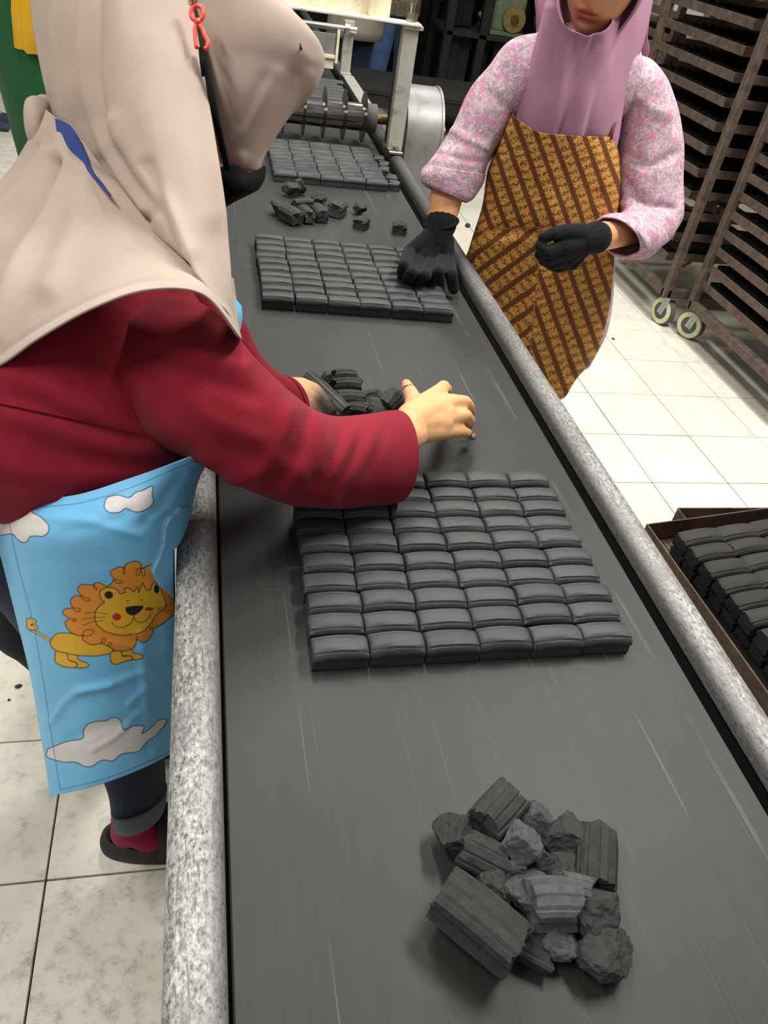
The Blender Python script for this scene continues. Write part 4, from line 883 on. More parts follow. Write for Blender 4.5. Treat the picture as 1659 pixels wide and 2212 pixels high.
def skin_tint(o, hf=None, dirty=()):
    P = np.array([v.co[:] for v in o.data.vertices]) + np.array(o.matrix_local.translation) + np.array(wloc(o.parent) if o.parent else (0, 0, 0))
    C = np.ones((len(P), 4), np.float32)
    if hf:
        c, r, f, u, s = hf; d = (P-c)/s; X = d@r; Y = d@f; Z = d@u
        lip = (Y > 0.03)*np.exp(-((X/0.027)**4))*np.clip(1.4*np.exp(-(((Z+0.063)-0.004*np.cos(X*110)+0.004)/0.0115)**4), 0, 1)
        C[:, :3] = C[:, :3]*(1-lip[:, None])+np.array([0.72, 0.34, 0.38])*lip[:, None]
        line = (Y > 0.03)*np.exp(-((X/0.026)**4))*np.exp(-((Z+0.0622)/0.0016)**2)
        C[:, :3] *= (1-0.75*line)[:, None]
        eye = (Y > 0.03)*np.exp(-(((np.abs(X)-0.032)/0.013)**4))*np.exp(-(((Z-0.010)/0.004)**4)); C[:, :3] *= (1-0.85*eye)[:, None]
        brow = (Y > 0.03)*np.exp(-(((np.abs(X)-0.033)/0.018)**4))*np.exp(-(((Z-0.030)/0.004)**4)); C[:, :3] *= (1-0.7*brow)[:, None]
    for p, rad, amt in dirty:
        w = np.clip(1.6*np.exp(-(np.linalg.norm(P-np.array(p), axis=1)/rad)**2), 0, 1)*amt; C[:, :3] *= (1-w)[:, None]
    vattr(o, 'tint', C)

# ---- woman in the beige hijab, leaning over the belt
lw = empty('person', (-0.15, 0.85, 0), 'woman in beige hijab, maroon tunic and blue cartoon lion apron leaning over the belt', 'person')
hc = pd(500, 105, 1.055); hfw = np.array([0.42, 0.10, -0.9]); hup = np.array([0.85, 0.2, 0.45])
hg, hf = head_geo(hc, hfw, hup, 0.8)
wr_, ix, md, rg, lt = pz(872, 918, .866), pz(950, 846, .852), pz(978, 868, .846), pz(984, 900, .836), pz(976, 931, .822)
fore = pd(600, 1005, 0.99)
ringw = pz(868, 940, .862)
hand = []
hand += chain((pd(640, 1000, 1.03), .034), (pd(770, 985, 1.115), .030)) + chain((pd(770, 985, 1.115), .03), (pz(880, 922, .866), .0265)) + chain((pz(850, 952, .868), .028), (pz(890, 938, .858), .024))
for a_, b_, r0, r1 in ((pz(885, 900, .866), ix, .021, .0135), (pz(890, 908, .866), md, .022, .0135), (pz(892, 920, .860), rg, .021, .013), (pz(892, 935, .852), lt, .020, .012), (pz(905, 880, .864), md, .018, .0135), (pz(930, 905, .85), pz(965, 890, .848), .019, .014), (pz(915, 925, .846), pz(960, 915, .84), .019, .014), (pz(915, 870, .862), pz(940, 856, .856), .015, .0135)): hand += [(a_, r0, b_, r1)]
hand += chain((ix, .0132), (pz(958, 836, .838), .0118), (pz(965, 841, .806), .0100), (pz(962, 851, .776), .0085))
hand += chain((md, .0130), (pz(1004, 868, .834), .0112), (pz(1014, 878, .806), .0098), (pz(1017, 893, .776), .0082))
hand += chain((rg, .0128), (pz(1006, 897, .826), .0108), (pz(1015, 908, .800), .0095), (pz(1012, 921, .774), .0080))
hand += chain((lt, .0118), (pz(1000, 932, .806), .0098), (pz(1012, 937, .790), .0085), (pz(1021, 943, .773), .0072))
hand += chain((pz(895, 893, .862), .018), (pz(893, 864, .850), .0138), (pz(885, 846, .828), .0125), (pz(877, 830, .802), .0098))
lwr = pd(598, 845, 1.235)
lk = [pd(652, 832, 1.262), pd(655, 842, 1.25), pd(650, 855, 1.238), pd(640, 866, 1.226)]
hand += chain((pd(500, 785, 1.18), .032), (lwr, .026)) + [(lwr, .024, q_, .013) for q_ in lk]
hand += chain((lk[0], .0125), (pd(680, 842, 1.262), .0112), (pd(703, 864, 1.262), .010), (pd(718, 888, 1.262), .0082))
hand += chain((lk[1], .0122), (pd(678, 858, 1.25), .011), (pd(698, 880, 1.255), .0095), (pd(708, 898, 1.258), .0082))
hand += chain((lk[2], .012), (pd(668, 872, 1.24), .0105), (pd(684, 892, 1.243), .0092), (pd(694, 906, 1.246), .008))
hand += chain((lk[3], .0112), (pd(656, 884, 1.228), .0095), (pd(668, 900, 1.232), .0085), (pd(676, 912, 1.236), .0072))
hand += chain((pd(612, 850, 1.215), .016), (pd(636, 876, 1.20), .0125), (pd(664, 892, 1.195), .0105), (pd(684, 904, 1.195), .0088))
shR, shL = pd(380, 800, 0.97), pd(420, 700, 1.18); hipR, hipL = pd(130, 1100, 1.02), pd(110, 1010, 1.14)
nk = pd(340, 430, 1.05); mid = (hipR+hipL)/2; chest = pd(300, 730, 1.09)
kR, kL = pd(262, 1462, 1.285), pd(60, 1310, 1.36)
aR = np.array([-0.125, 0.800, 0.085]); aL = np.array([-0.22, 1.02, 0.085])
body = hand + chain((mid, .085), (pd(220, 830, 1.05), .085), (chest, .06), (nk, .04), (hc-np.array([0.03, 0.0, 0.0]), .055))
body += chain((shR, .042), (pd(595, 1000, 1.0), .036), (pd(640, 1000, 1.03), .034)) + chain((shL, .034), (pd(500, 785, 1.18), .032)) + [(chest, .055, shR, .04), (chest, .055, shL, .034)]
body += chain((hipR, .06), (kR, .042), (aR, .034)) + chain((hipL, .06), (kL, .048), (aL, .034)) + [(mid, .08, hipR, .06), (mid, .08, hipL, .06)]
for a_ in (aR, aL): body += chain((a_, .034), (a_+np.array([0.03, -0.01, -0.03]), .031), (a_+np.array([0.10, -0.01, -0.045]), .023), (a_+np.array([0.145, -0.01, -0.05]), .015)) + [(a_, .034, a_+np.array([-0.010, 0, -0.036]), .028)]
bo = organic('body', body, M['skin_light'], lw, 0.0032, 7, [hg])
def nail(p, nrm, along, w=.0095, l=.012, par=None):
    nrm = np.array(nrm, float); nrm /= np.linalg.norm(nrm); al = np.array(along, float); al -= nrm*(al@nrm); al /= np.linalg.norm(al); sd_ = np.cross(al, nrm); V = []; n = 7
    for i in range(n):
        for j in range(n):
            a = (i/(n-1)-.5)*2; b = (j/(n-1)-.5)*2; sh_ = 1-0.25*max(0, b)**2-0.2*max(0, -b)**3
            V.append(np.array(p)+sd_*a*w/2*sh_+al*b*l/2-nrm*(0.0018*a*a))
    o = mk('fingernail', V, [(i*n+j, i*n+j+1, (i+1)*n+j+1, (i+1)*n+j) for i in range(n-1) for j in range(n-1)], M['nail'], par, True)
    m = o.modifiers.new('s', 'SOLIDIFY'); m.thickness = 0.0008; return o
def on_surface(ob, x, y):
    hit, loc, nor, _ = ob.ray_cast(Vector(C0), Vector(ray(x, y)).normalized()); return np.array(loc), np.array(nor), hit
nail_dirt = []
for (x, y), (x2, y2), w_, l_ in (((878, 832), (884, 846), .011, .0125), ((1020, 942), (1008, 937), .007, .0085)):
    p_, n_, ok = on_surface(bo, x, y)
    if ok: q_ = on_surface(bo, x2, y2)[0]; nail(p_+n_*0.0022, n_, p_-q_, w_, l_, lw); nail_dirt.append((p_-n_*.002, .0105, .75))
skin_tint(bo, hf, nail_dirt+[(pz(1017, 893, .776), .014, .75), (pz(1014, 918, .774), .014, .75), (pz(1021, 943, .773), .012, .7), (pz(962, 851, .776), .014, .7), (pz(876, 838, .80), .011, .6), (pd(708, 875, 1.262), .030, .8), (pd(700, 890, 1.255), .03, .85), (pd(680, 900, 1.21), .03, .4)])

# maroon tunic: trunk and two sleeves
tun = tube_sil('tunic', [((-265, 1235), (75, 1250), 1.27, .11), ((-225, 1090), (120, 1130), 1.21, .12), ((-205, 935), (280, 1035), 1.13, .135), ((-190, 868), (400, 992), 1.045, .160), ((-165, 815), (428, 955), 1.03, .165), ((-120, 765), (442, 880), 1.035, .165), ((-20, 735), (462, 800), 1.06, .16), ((110, 660), (462, 710), 1.085, .14), ((230, 575), (410, 615), 1.095, .10), ((290, 530), (370, 555), 1.105, .05)],
    M['maroon'], lw, 110, 150, [([(30, 900), (140, 935), (270, 975), (390, 985)], .007, 24), ([(-20, 1000), (110, 1030), (240, 1032), (340, 1010)], .008, 22), ([(0, 930), (120, 985), (260, 1012), (330, 1000)], -.004, 24), ([(50, 1066), (160, 1074), (250, 1054), (330, 1025)], .006, 14), ([(150, 830), (260, 900), (360, 930)], -.004, 18), ([(20, 800), (170, 870), (320, 945)], .005, 28), ([(190, 690), (260, 810)], -.004, 18), ([(40, 860), (180, 920), (300, 950)], -.004, 14), ([(60, 960), (170, 1008), (300, 1020)], .004, 12)], solid=0.003, wrinkle=0.0025, wscale=16, cap=(False, False))
sl = tube_sil('sleeve', [((280, 730), (90, 830), 1.20, .05), ((350, 672), (185, 890), 1.09, .08), ((428, 655), (300, 948), 1.0, .09), ((492, 702), (395, 987), 0.955, .088), ((545, 772), (485, 1032), 0.96, .085), ((603, 838), (560, 1070), 0.99, .082), ((655, 880), (630, 1092), 1.025, .078), ((715, 898), (700, 1099), 1.065, .075), ((785, 893), (780, 1098), 1.11, .073), ((835, 888), (835, 1092), 1.14, .072), ((851, 887), (856, 1088), 1.15, .072)],
    M['maroon'], lw, 90, 150, [([(250, 790), (380, 900), (500, 990), (640, 1015)], .006, 26), ([(350, 870), (460, 960), (580, 1005)], -.005, 18), ([(625, 890), (605, 950), (565, 1010), (490, 1035)], .006, 18), ([(665, 905), (650, 960), (605, 1025)], -.0045, 13), ([(748, 915), (716, 1000), (660, 1070)], -.0028, 12), ([(792, 920), (752, 1005), (690, 1078)], -.0028, 12), ([(834, 930), (800, 1010), (735, 1080)], -.0022, 12), ([(770, 912), (735, 1000), (672, 1075)], .0028, 14), ([(815, 920), (775, 1008), (712, 1080)], .0028, 14), ([(690, 905), (672, 990), (610, 1055)], .003, 16), ([(280, 700), (420, 770), (530, 805)], .005, 26), ([(310, 745), (430, 810), (550, 855)], -.004, 20), ([(440, 770), (520, 797), (548, 785)], .004, 13), ([(440, 1000), (560, 1055), (720, 1080)], .005, 20), ([(350, 800), (450, 900), (560, 950)], .004, 20), ([(690, 915), (700, 960), (690, 1010)], .003, 12)], solid=0.003, wrinkle=0.002, wscale=26, cap=(True, False))
sl2 = tube_sil('sleeve', [((430, 560), (380, 690), 1.12, .05), ((500, 660), (430, 800), 1.14, .06), ((545, 745), (500, 860), 1.18, .06), ((583, 815), (640, 930), 1.215, .055), ((590, 824), (660, 915), 1.225, .055)],
    M['maroon'], lw, 56, 60, [([(540, 760), (600, 850), (640, 900)], .006, 12)], solid=0.003, wrinkle=0.002, wscale=26, cap=(True, False))

# hijab: bowed head, back drape, shoulder cape, gathered bun
def join(objs, name):
    bm = bmesh.new()
    for o in objs:
        freeze(o) if o.modifiers else None
        bm.from_mesh(o.data)
    me = bpy.data.meshes.new(name); bm.to_mesh(me); bm.free(); mat = objs[0].data.materials[0]; par = objs[0].parent; loc = objs[0].location.copy()
    for o in objs: bpy.data.objects.remove(o)
    me.materials.append(mat); me.polygons.foreach_set('use_smooth', [True]*len(me.polygons)); o = bpy.data.objects.new(name, me); COL.objects.link(o); o.parent = par; o.location = loc; return o
hood = tube_sil('hijab', [((430, -235), (500, -240), 1.05, .03), ((380, -200), (570, -185), 1.05, .085), ((360, -120), (605, -90), 1.05, .115), ((370, -40), (610, -10), 1.045, .122), ((385, 30), (630, 34), 1.04, .118), ((395, 80), (666, 82), 1.035, .112), ((402, 130), (701, 120), 1.03, .102), ((412, 180), (686, 172), 1.03, .090), ((425, 235), (640, 226), 1.03, .078), ((440, 295), (596, 292), 1.035, .060), ((455, 338), (570, 340), 1.04, .042), ((500, 352), (563, 368), 1.045, .03)],
    M['hijab_beige'], lw, 96, 110, [([(665, 165), (615, 245), (562, 310), (520, 360)], .0035, 17), ([(635, 160), (578, 255), (530, 320)], -.0035, 15), ([(600, 160), (550, 255), (505, 330)], .003, 16), ([(570, 170), (520, 270)], -.002, 13), ([(475, -20), (500, 150), (490, 280)], .004, 45), ([(650, 110), (672, 130), (700, 130)], .002, 14)], cap=(True, False), solid=0.0025, wrinkle=0.0012, wscale=14)
drape, _, _ = grid_cloth('hijab', [
    [(150, -235, 1.24), (200, -285, 1.16), (265, -305, 1.10), (340, -300, 1.09), (420, -260, 1.09)],
    [(70, -210, 1.17), (130, -240, 1.01), (230, -250, .945), (340, -240, .935), (436, -205, .99)],
    [(62, -60, 1.15), (120, -60, .98), (220, -60, .91), (330, -60, .90), (405, -60, .945)],
    [(72, 60, 1.14), (130, 60, .97), (225, 60, .90), (335, 60, .885), (420, 55, .93)],
    [(98, 190, 1.12), (155, 185, .965), (245, 180, .895), (345, 175, .875), (441, 170, .915)],
    [(132, 275, 1.08), (190, 275, .965), (275, 275, .885), (365, 280, .865), (462, 290, .90)],
    [(184, 345, 1.02), (235, 365, .945), (310, 380, .87), (395, 395, .855), (483, 420, .885)],
    [(255, 430, .93), (300, 460, .885), (360, 490, .84), (425, 510, .840), (497, 550, .872)],
    [(355, 525, .865), (385, 555, .836), (420, 585, .818), (455, 610, .826), (503, 645, .862)],
    [(440, 615, .825), (460, 640, .820), (478, 660, .824), (495, 680, .836), (515, 724, .870)]],
    140, 180, M['hijab_beige'], lw, [([(160, -200), (152, 60), (160, 190), (190, 300), (235, 390), (300, 480)], -.013, 19), ([(126, -200), (122, 100), (142, 240), (185, 330)], .007, 22), ([(207, -200), (203, 120), (218, 240), (262, 345), (330, 450)], -.008, 17), ([(183, -200), (178, 110), (194, 230), (235, 335), (310, 450)], .009, 18), ([(255, 270), (300, 370), (362, 455), (405, 545)], .006, 24), ([(325, 360), (348, 440), (372, 515), (400, 575)], -.006, 14), ([(250, -200), (262, 160), (255, 300)], .005, 30), ([(300, -200), (305, 200), (330, 360)], .004, 50), ([(385, -100), (415, 250), (450, 460)], .005, 40)], solid=0.0025, wrinkle=0.0012, wscale=12)
cape, _, _ = grid_cloth('hijab', [
    [(128, 240, 1.17), (96, 232, 1.10), (130, 262, 1.02), (175, 300, .985), (230, 370, .955), (300, 440, .92), (370, 500, .89), (440, 560, .88), (490, 600, .90), (504, 600, .99)],
    [(60, 330, 1.19), (36, 345, 1.10), (90, 365, 1.00), (150, 400, .945), (215, 445, .905), (290, 495, .872), (365, 535, .85), (440, 585, .85), (495, 635, .882), (509, 640, .98)],
    [(-30, 470, 1.19), (-45, 450, 1.08), (30, 470, .985), (110, 500, .915), (190, 530, .872), (275, 560, .840), (360, 580, .822), (440, 605, .828), (502, 665, .868), (512, 670, .97)],
    [(-130, 640, 1.17), (-140, 620, 1.02), (-30, 620, .915), (60, 625, .868), (155, 625, .845), (255, 615, .815), (355, 605, .800), (440, 620, .812), (508, 694, .858), (514, 702, .96)],
    [(-210, 840, 1.15), (-215, 860, .98), (-110, 840, .90), (0, 787, .855), (80, 731, .832), (200, 664, .798), (320, 625, .785), (440, 636, .802), (516, 726, .852), (520, 732, .95)]],
    130, 110, M['hijab_beige'], lw, [([(124, 358), (80, 450), (30, 520), (-40, 590)], -.020, 13), ([(150, 370), (95, 480), (40, 580), (-10, 720)], .009, 24), ([(100, 330), (40, 420), (-50, 510)], .009, 24), ([(80, 320), (20, 400), (-40, 450)], -.007, 10), ([(180, 390), (160, 500), (110, 620)], .006, 30), ([(128, 300), (150, 345), (240, 400), (330, 470)], .006, 16), ([(0, 765), (80, 710), (200, 645), (320, 607), (420, 610)], -.0015, 6)], solid=0.0025, wrinkle=0.0015, wscale=10)
bun = tube_sil('hijab', [((85, 215), (118, 213), 1.13, .02), ((70, 250), (128, 235), 1.13, .045), ((66, 285), (135, 270), 1.12, .05), ((70, 318), (140, 305), 1.11, .04), ((100, 345), (140, 330), 1.10, .02)], M['hijab_beige'], lw, 40, 30, [([(118, 240), (95, 262), (85, 290)], -.008, 9)])
hj = join([drape, cape, hood, bun], 'hijab')
p_, n_, ok = on_surface(hj, 650, 101)
if ok: tubeo('hijab_pin', [p_+n_*0.001-_u*0.004, p_+n_*0.0015+_u*0.0035-_r*0.002], 0.0012, M['black_steel'], lw)['label'] = 'tiny black pin'
grid_cloth('apron_strap', [[(118, 255, 1.02), (150, 270, .99), (172, 300, .975)], [(128, 300, 1.00), (160, 320, .965), (195, 355, .94)], [(165, 345, .97), (190, 370, .935), (215, 400, .905)], [(200, 375, .94), (222, 400, .91), (240, 425, .885)]], 14, 20, M['blue_strap'], lw, solid=0.002)
# face mask, its strap and the red extender on the veil
mask, _, _ = grid_cloth('face_mask', [
    [(440, 372, 1.00), (480, 360, .985), (510, 356, .98), (540, 372, .985), (572, 358, 1.02), (574, 362, 1.09)],
    [(450, 398, .99), (480, 392, .972), (510, 388, .965), (540, 390, .975), (572, 378, 1.015), (572, 380, 1.09)],
    [(470, 440, .99), (485, 432, .975), (510, 420, .97), (540, 412, .98), (566, 398, 1.015), (564, 398, 1.09)],
    [(480, 452, 1.01), (490, 446, 1.0), (515, 432, .995), (540, 420, 1.0), (558, 410, 1.02), (556, 410, 1.08)]], 40, 30, M['black_cloth'], lw, solid=0.002)
def loop(pts, r, name, mat, par, closed=True): return tubeo(name, pts, r, mat, par, 10, closed)
sp = [pd(x, y, d) for x, y, d in ((438, 105, .905), (447, 150, .905), (458, 210, .908), (470, 270, .922), (482, 325, .945), (491, 362, .968))]
tubeo('strap', crom(sp, 24), 0.0042, M['black_cloth'], mask); mask.location
tubeo('strap', [pd(434, 105, .905), pd(437, 135, .900), pd(441, 165, .906)], 0.003, M['black_cloth'], mask)
ext = [pd(x, y, .895) for x, y in ((426, 12), (436, 17), (439, 30), (434, 42), (425, 44), (416, 40), (413, 28), (417, 16))]
cl = loop(crom(ext+[ext[0]], 32)[:-1], 0.0026, 'strap_extender', M['red_plastic'], lw); cl['label'] = 'red plastic mask strap extender'
ext = [pd(x, y, .895) for x, y in ((428, 50), (436, 60), (442, 76), (449, 90), (447, 103), (441, 106))]; tubeo('extender_hook', crom(ext, 20), 0.0026, M['red_plastic'], cl)
ext = [pd(x, y, .895) for x, y in ((428, 50), (422, 60), (422, 80), (425, 104))]; tubeo('extender_hook', crom(ext, 16), 0.0024, M['red_plastic'], cl)
tubeo('extender_hook', [pd(427, 43, .895), pd(428, 53, .895)], 0.004, M['red_plastic'], cl)
tubeo('snap', [pd(416, 2, .893), pd(417, 4, .893)], 0.006, M['steel'], cl)

# printed apron
def LQ(pts): return [(60+x/4.879, 1180+y/4.879) for x, y in pts]
def CQ(pts): return [(x/2.354, 960+y/2.354) for x, y in pts]
fold_line = [(384, 1095), (374, 1108), (362, 1115), (352, 1135), (348, 1175), (340, 1200), (330, 1222), (326, 1233), (334, 1250), (345, 1266), (360, 1276), (374, 1290), (390, 1302)]
flap = fold_line+[(420, 1302), (420, 1095)]
def shape_post(V, N_, X, Y):
    ins = inpoly(X, Y, flap); D = polydist(X, Y, fold_line); h = np.where(ins, 0.0025*np.exp(-(D/40)**2)+0.0015, -0.001*np.exp(-(D/8)**2)); return V+N_*h[:, None]
apron, AX, AY = grid_cloth('apron', [
    [(-24, 1100, 1.05), (5, 1096, .975), (90, 1080, .925), (180, 1066, .905), (290, 1030, .900), (375, 1000, .91), (438, 978, .94), (455, 985, 1.03)],
    [(-14, 1150, 1.05), (14, 1150, .965), (95, 1150, .910), (185, 1140, .892), (285, 1110, .895), (356, 1082, .925), (400, 1050, .965), (424, 1050, 1.04)],
    [(6, 1225, 1.07), (32, 1225, .99), (110, 1225, .935), (195, 1225, .920), (285, 1212, .925), (350, 1195, .96), (386, 1180, .99), (404, 1180, 1.05)],
    [(32, 1330, 1.11), (58, 1330, 1.03), (130, 1330, .980), (205, 1330, .968), (285, 1325, .975), (345, 1310, 1.0), (384, 1300, 1.03), (412, 1300, 1.07)],
    [(64, 1460, 1.15), (84, 1460, 1.08), (150, 1460, 1.035), (215, 1455, 1.022), (285, 1445, 1.030), (340, 1430, 1.05), (378, 1420, 1.08), (402, 1415, 1.11)],
    [(88, 1590, 1.19), (104, 1590, 1.13), (165, 1582, 1.085), (225, 1572, 1.073), (285, 1555, 1.080), (336, 1535, 1.10), (372, 1520, 1.13), (392, 1515, 1.16)],
    [(108, 1722, 1.22), (123, 1717, 1.17), (180, 1704, 1.128), (235, 1688, 1.118), (285, 1670, 1.124), (330, 1650, 1.14), (366, 1630, 1.17), (384, 1620, 1.19)]],
    400, 540, M['print'], lw, [([(170, 1492), (240, 1478), (320, 1448), (345, 1470)], .0022, 10), ([(110, 1560), (160, 1500), (240, 1480)], .002, 10), ([(280, 1520), (320, 1480)], .002, 9), ([(305, 1370), (310, 1440), (318, 1540)], .0025, 12), ([(345, 1330), (340, 1440), (345, 1560)], -.003, 15), ([(75, 1115), (180, 1125), (300, 1155)], .0022, 12), ([(240, 1390), (310, 1400)], .0015, 9), ([(390, 1030), (345, 1095), (310, 1130)], -.003, 11), ([(405, 1025), (365, 1085), (330, 1120)], .003, 11), ([(150, 1600), (260, 1560), (340, 1570)], -.0015, 14), ([(350, 1590), (320, 1620)], -.0025, 10), ([(280, 1105), (230, 1130), (140, 1150)], -.0015, 14), ([(200, 1620), (250, 1590), (300, 1540)], .0015, 8)], solid=0.0015, wrinkle=0.0012, wscale=12, post=shape_post)
keep_off(apron, -0.0350, -1, 0.80); keep_off(tun, -0.040, -1)
sky = np.array(srgb(124, 200, 244)); cols = np.tile(sky, (len(AX), 1))
def blend(D, hw, c):
    al = np.clip((hw+0.7-D)/1.4, 0, 1)[:, None]; cols[:] = cols*(1-al)+np.array(c)*al
def paint(pts, c, outline=2.0, oc=srgb(34, 26, 20), smooth=True):
    if smooth: pts = [tuple(q) for q in crom(np.array(list(pts)+[pts[0]], float), len(pts)*4)]
    cols[inpoly(AX, AY, pts)] = c
    if outline: blend(polydist(AX, AY, list(pts)+[pts[0]]), outline*0.5, oc)
def stroke(pts, w=1.7, c=srgb(40, 30, 22), smooth=True):
    if smooth and len(pts) > 2: pts = [tuple(q) for q in crom(np.array(pts, float), len(pts)*4)]
    blend(polydist(AX, AY, pts), w*0.5, c)
def spot(cx, cy, rx, ry, c): cols[((AX-cx)/rx)**2+((AY-cy)/ry)**2 < 1] = c
cloud = srgb(232, 226, 222); navy = srgb(40, 44, 74)
paint(CQ([(-60, 300), (165, 300), (170, 345), (215, 370), (248, 405), (250, 440), (225, 465), (180, 465), (152, 470), (138, 494), (112, 497), (85, 480), (60, 455), (-40, 452)]), cloud, 2, navy)
paint(CQ([(545, 270), (600, 258), (655, 272), (690, 245), (730, 232), (775, 212), (772, 258), (780, 290), (760, 320), (720, 340), (680, 342), (640, 325), (608, 345), (560, 347), (533, 325), (535, 295)]), cloud, 2, navy)
paint(CQ([(240, 1550), (330, 1515), (415, 1500), (420, 1460), (450, 1422), (500, 1410), (540, 1408), (560, 1396), (590, 1393), (615, 1410), (630, 1450), (680, 1433), (735, 1437), (722, 1470), (775, 1440), (820, 1405), (848, 1400), (845, 1425), (800, 1480), (750, 1510), (720, 1550), (690, 1565), (620, 1575), (575, 1610), (520, 1606), (470, 1635), (430, 1637), (385, 1615), (320, 1615), (240, 1590)]), srgb(226, 220, 216), 2, navy)
Ye, Or = srgb(238, 184, 48), srgb(238, 152, 54)
tl_ = LQ([(30, 885), (120, 925), (240, 1000)]); cols[polydist(AX, AY, tl_) < 3.2] = srgb(60, 44, 20); cols[polydist(AX, AY, tl_) < 1.9] = Ye
paint(LQ([(-15, 765), (40, 760), (85, 790), (72, 825), (102, 850), (85, 880), (40, 885), (-10, 860)]), Ye); spot(60+42/4.879, 1180+828/4.879, 4, 2, navy)
paint(LQ([(410, 1120), (415, 1195), (500, 1225), (525, 1255), (500, 1282), (600, 1282), (642, 1260), (620, 1232), (540, 1200), (515, 1155), (510, 1120)]), Ye)
paint(LQ([(290, 1090), (285, 1210), (330, 1250), (400, 1277), (490, 1280), (522, 1255), (500, 1228), (430, 1200), (410, 1130), (400, 1090)]), Ye)
paint(LQ([(985, 1090), (995, 1150), (1050, 1155), (1098, 1175), (1080, 1200), (1170, 1187), (1206, 1157), (1190, 1130), (1110, 1120), (1080, 1075)]), Ye)
paint(LQ([(870, 1110), (870, 1200), (900, 1240), (950, 1245), (1020, 1215), (1095, 1197), (1095, 1165), (1060, 1155), (1000, 1160), (975, 1105)]), Ye)
paint(LQ([(230, 1030), (245, 985), (280, 940), (340, 918), (470, 925), (575, 950), (700, 1000), (870, 1060), (880, 1125), (720, 1158), (620, 1158), (520, 1152), (400, 1130), (300, 1105), (250, 1070)]), Ye)
paint(LQ([(590, 945), (520, 942), (440, 900), (400, 850), (390, 800), (425, 765), (372, 722), (367, 690), (398, 660), (470, 652), (448, 610), (456, 560), (500, 522), (562, 525), (524, 470), (532, 430), (580, 402), (692, 406), (704, 388), (750, 380), (840, 418), (905, 350), (870, 282), (882, 252), (960, 215), (1012, 218), (1040, 180), (1120, 155), (1170, 165), (1194, 195), (1190, 230), (1260, 205), (1335, 190), (1420, 250), (1490, 400), (1540, 580), (1540, 700), (1480, 770), (1400, 850), (1328, 880), (1318, 930), (1270, 985), (1210, 1000), (1150, 982), (1130, 1040), (1060, 1092), (980, 1108), (900, 1090), (850, 1050), (760, 1030), (680, 1042), (610, 1012), (572, 970)]), Or)
paint(LQ([(810, 585), (768, 550), (755, 500), (772, 455), (830, 432), (900, 434), (948, 462), (972, 498), (1035, 485), (1012, 440), (1060, 436), (1115, 480), (1158, 425), (1166, 488), (1210, 382), (1246, 462), (1290, 460), (1308, 402), (1345, 376), (1400, 430), (1420, 500), (1450, 570), (1460, 640), (1420, 690), (1350, 742), (1300, 820), (1230, 880), (1130, 922), (1010, 940), (900, 926), (800, 890), (730, 830), (705, 760), (710, 690), (742, 640)]), Ye, smooth=False)
for pts in ([(905, 345), (990, 360), (990, 385), (940, 385), (905, 345)], [(1005, 215), (1028, 250), (1015, 290), (1000, 270), (1020, 222)], [(1190, 225), (1150, 240), (1140, 290), (1165, 300), (1190, 230)], [(1195, 230), (1230, 240), (1230, 310), (1205, 300), (1190, 235)], [(690, 405), (730, 440), (720, 455), (695, 430), (705, 395)], [(562, 525), (650, 555), (650, 575), (600, 570), (555, 525)], [(470, 652), (548, 660), (540, 690), (500, 685), (470, 652)], [(425, 765), (505, 775), (500, 795), (460, 785)], [(575, 945), (600, 890), (680, 880), (695, 910), (640, 945), (575, 945)], [(770, 1030), (790, 975), (825, 975), (810, 1010), (770, 1010)], [(845, 1050), (850, 1010), (885, 1010), (870, 1045), (845, 1035)], [(1150, 985), (1138, 945), (1160, 940), (1155, 970)], [(1328, 885), (1285, 880), (1290, 852), (1320, 870)]): stroke(LQ(pts))
blk = srgb(34, 30, 30); spot(60+855/4.879, 1180+512/4.879, 9.3, 8.3, blk); spot(60+1358/4.879, 1180+450/4.879, 6, 9.5, blk)
paint(LQ([(1032, 645), (1100, 630), (1212, 630), (1185, 680), (1122, 722), (1070, 716), (1038, 685)]), blk, 1.5, blk)
redc = srgb(196, 40, 40); spot(60+938/4.879, 1180+743/4.879, 9.5, 7.8, redc); spot(60+1280/4.879, 1180+660/4.879, 9.5, 4.2, redc)
stroke(LQ([(1118, 720), (1110, 770), (1070, 820), (990, 856), (920, 840), (888, 798)])); stroke(LQ([(1118, 745), (1140, 785), (1190, 802), (1250, 780), (1305, 700)]))
for pts in ([(605, 705), (700, 695), (830, 715)], [(568, 772), (690, 752), (818, 748)], [(578, 835), (680, 800), (805, 778)], [(1370, 655), (1440, 640), (1520, 600)], [(1370, 665), (1450, 670), (1530, 690)], [(1380, 680), (1460, 700), (1520, 725)]): stroke(LQ(pts), 1.4)
spot(60+1053/4.879, 1180+575/4.879, 1.8, 1.6, blk); spot(60+1203/4.879, 1180+565/4.879, 1.8, 1.6, blk)
ins = inpoly(AX, AY, flap); cols[ins] = np.array(srgb(116, 190, 234)); cols[polydist(AX, AY, fold_line) < 1.2] = srgb(150, 214, 244)
stitch = srgb(60, 112, 170)
edge = [(18, 1098), (24, 1150), (40, 1225), (67, 1330), (92, 1460), (111, 1590), (130, 1706)]; e2 = [(130, 1706), (180, 1694), (235, 1679), (285, 1661), (330, 1641), (372, 1620)]
stroke(edge, 1.5, stitch); stroke(e2, 1.5, stitch); stroke([(0, 1108), (90, 1096), (180, 1086), (290, 1051), (375, 1013), (432, 990)], 1.5, stitch)
vattr(apron, 'print', cols)
grid_cloth('apron_bib', [[(496, 640, .93), (508, 645, .925), (517, 655, .935), (522, 660, .97)], [(498, 670, .93), (510, 675, .920), (519, 680, .930), (524, 685, .97)], [(500, 715, .93), (508, 712, .922), (515, 712, .930), (520, 715, .97)]], 10, 14, M['sky_cloth'], lw, solid=0.002)
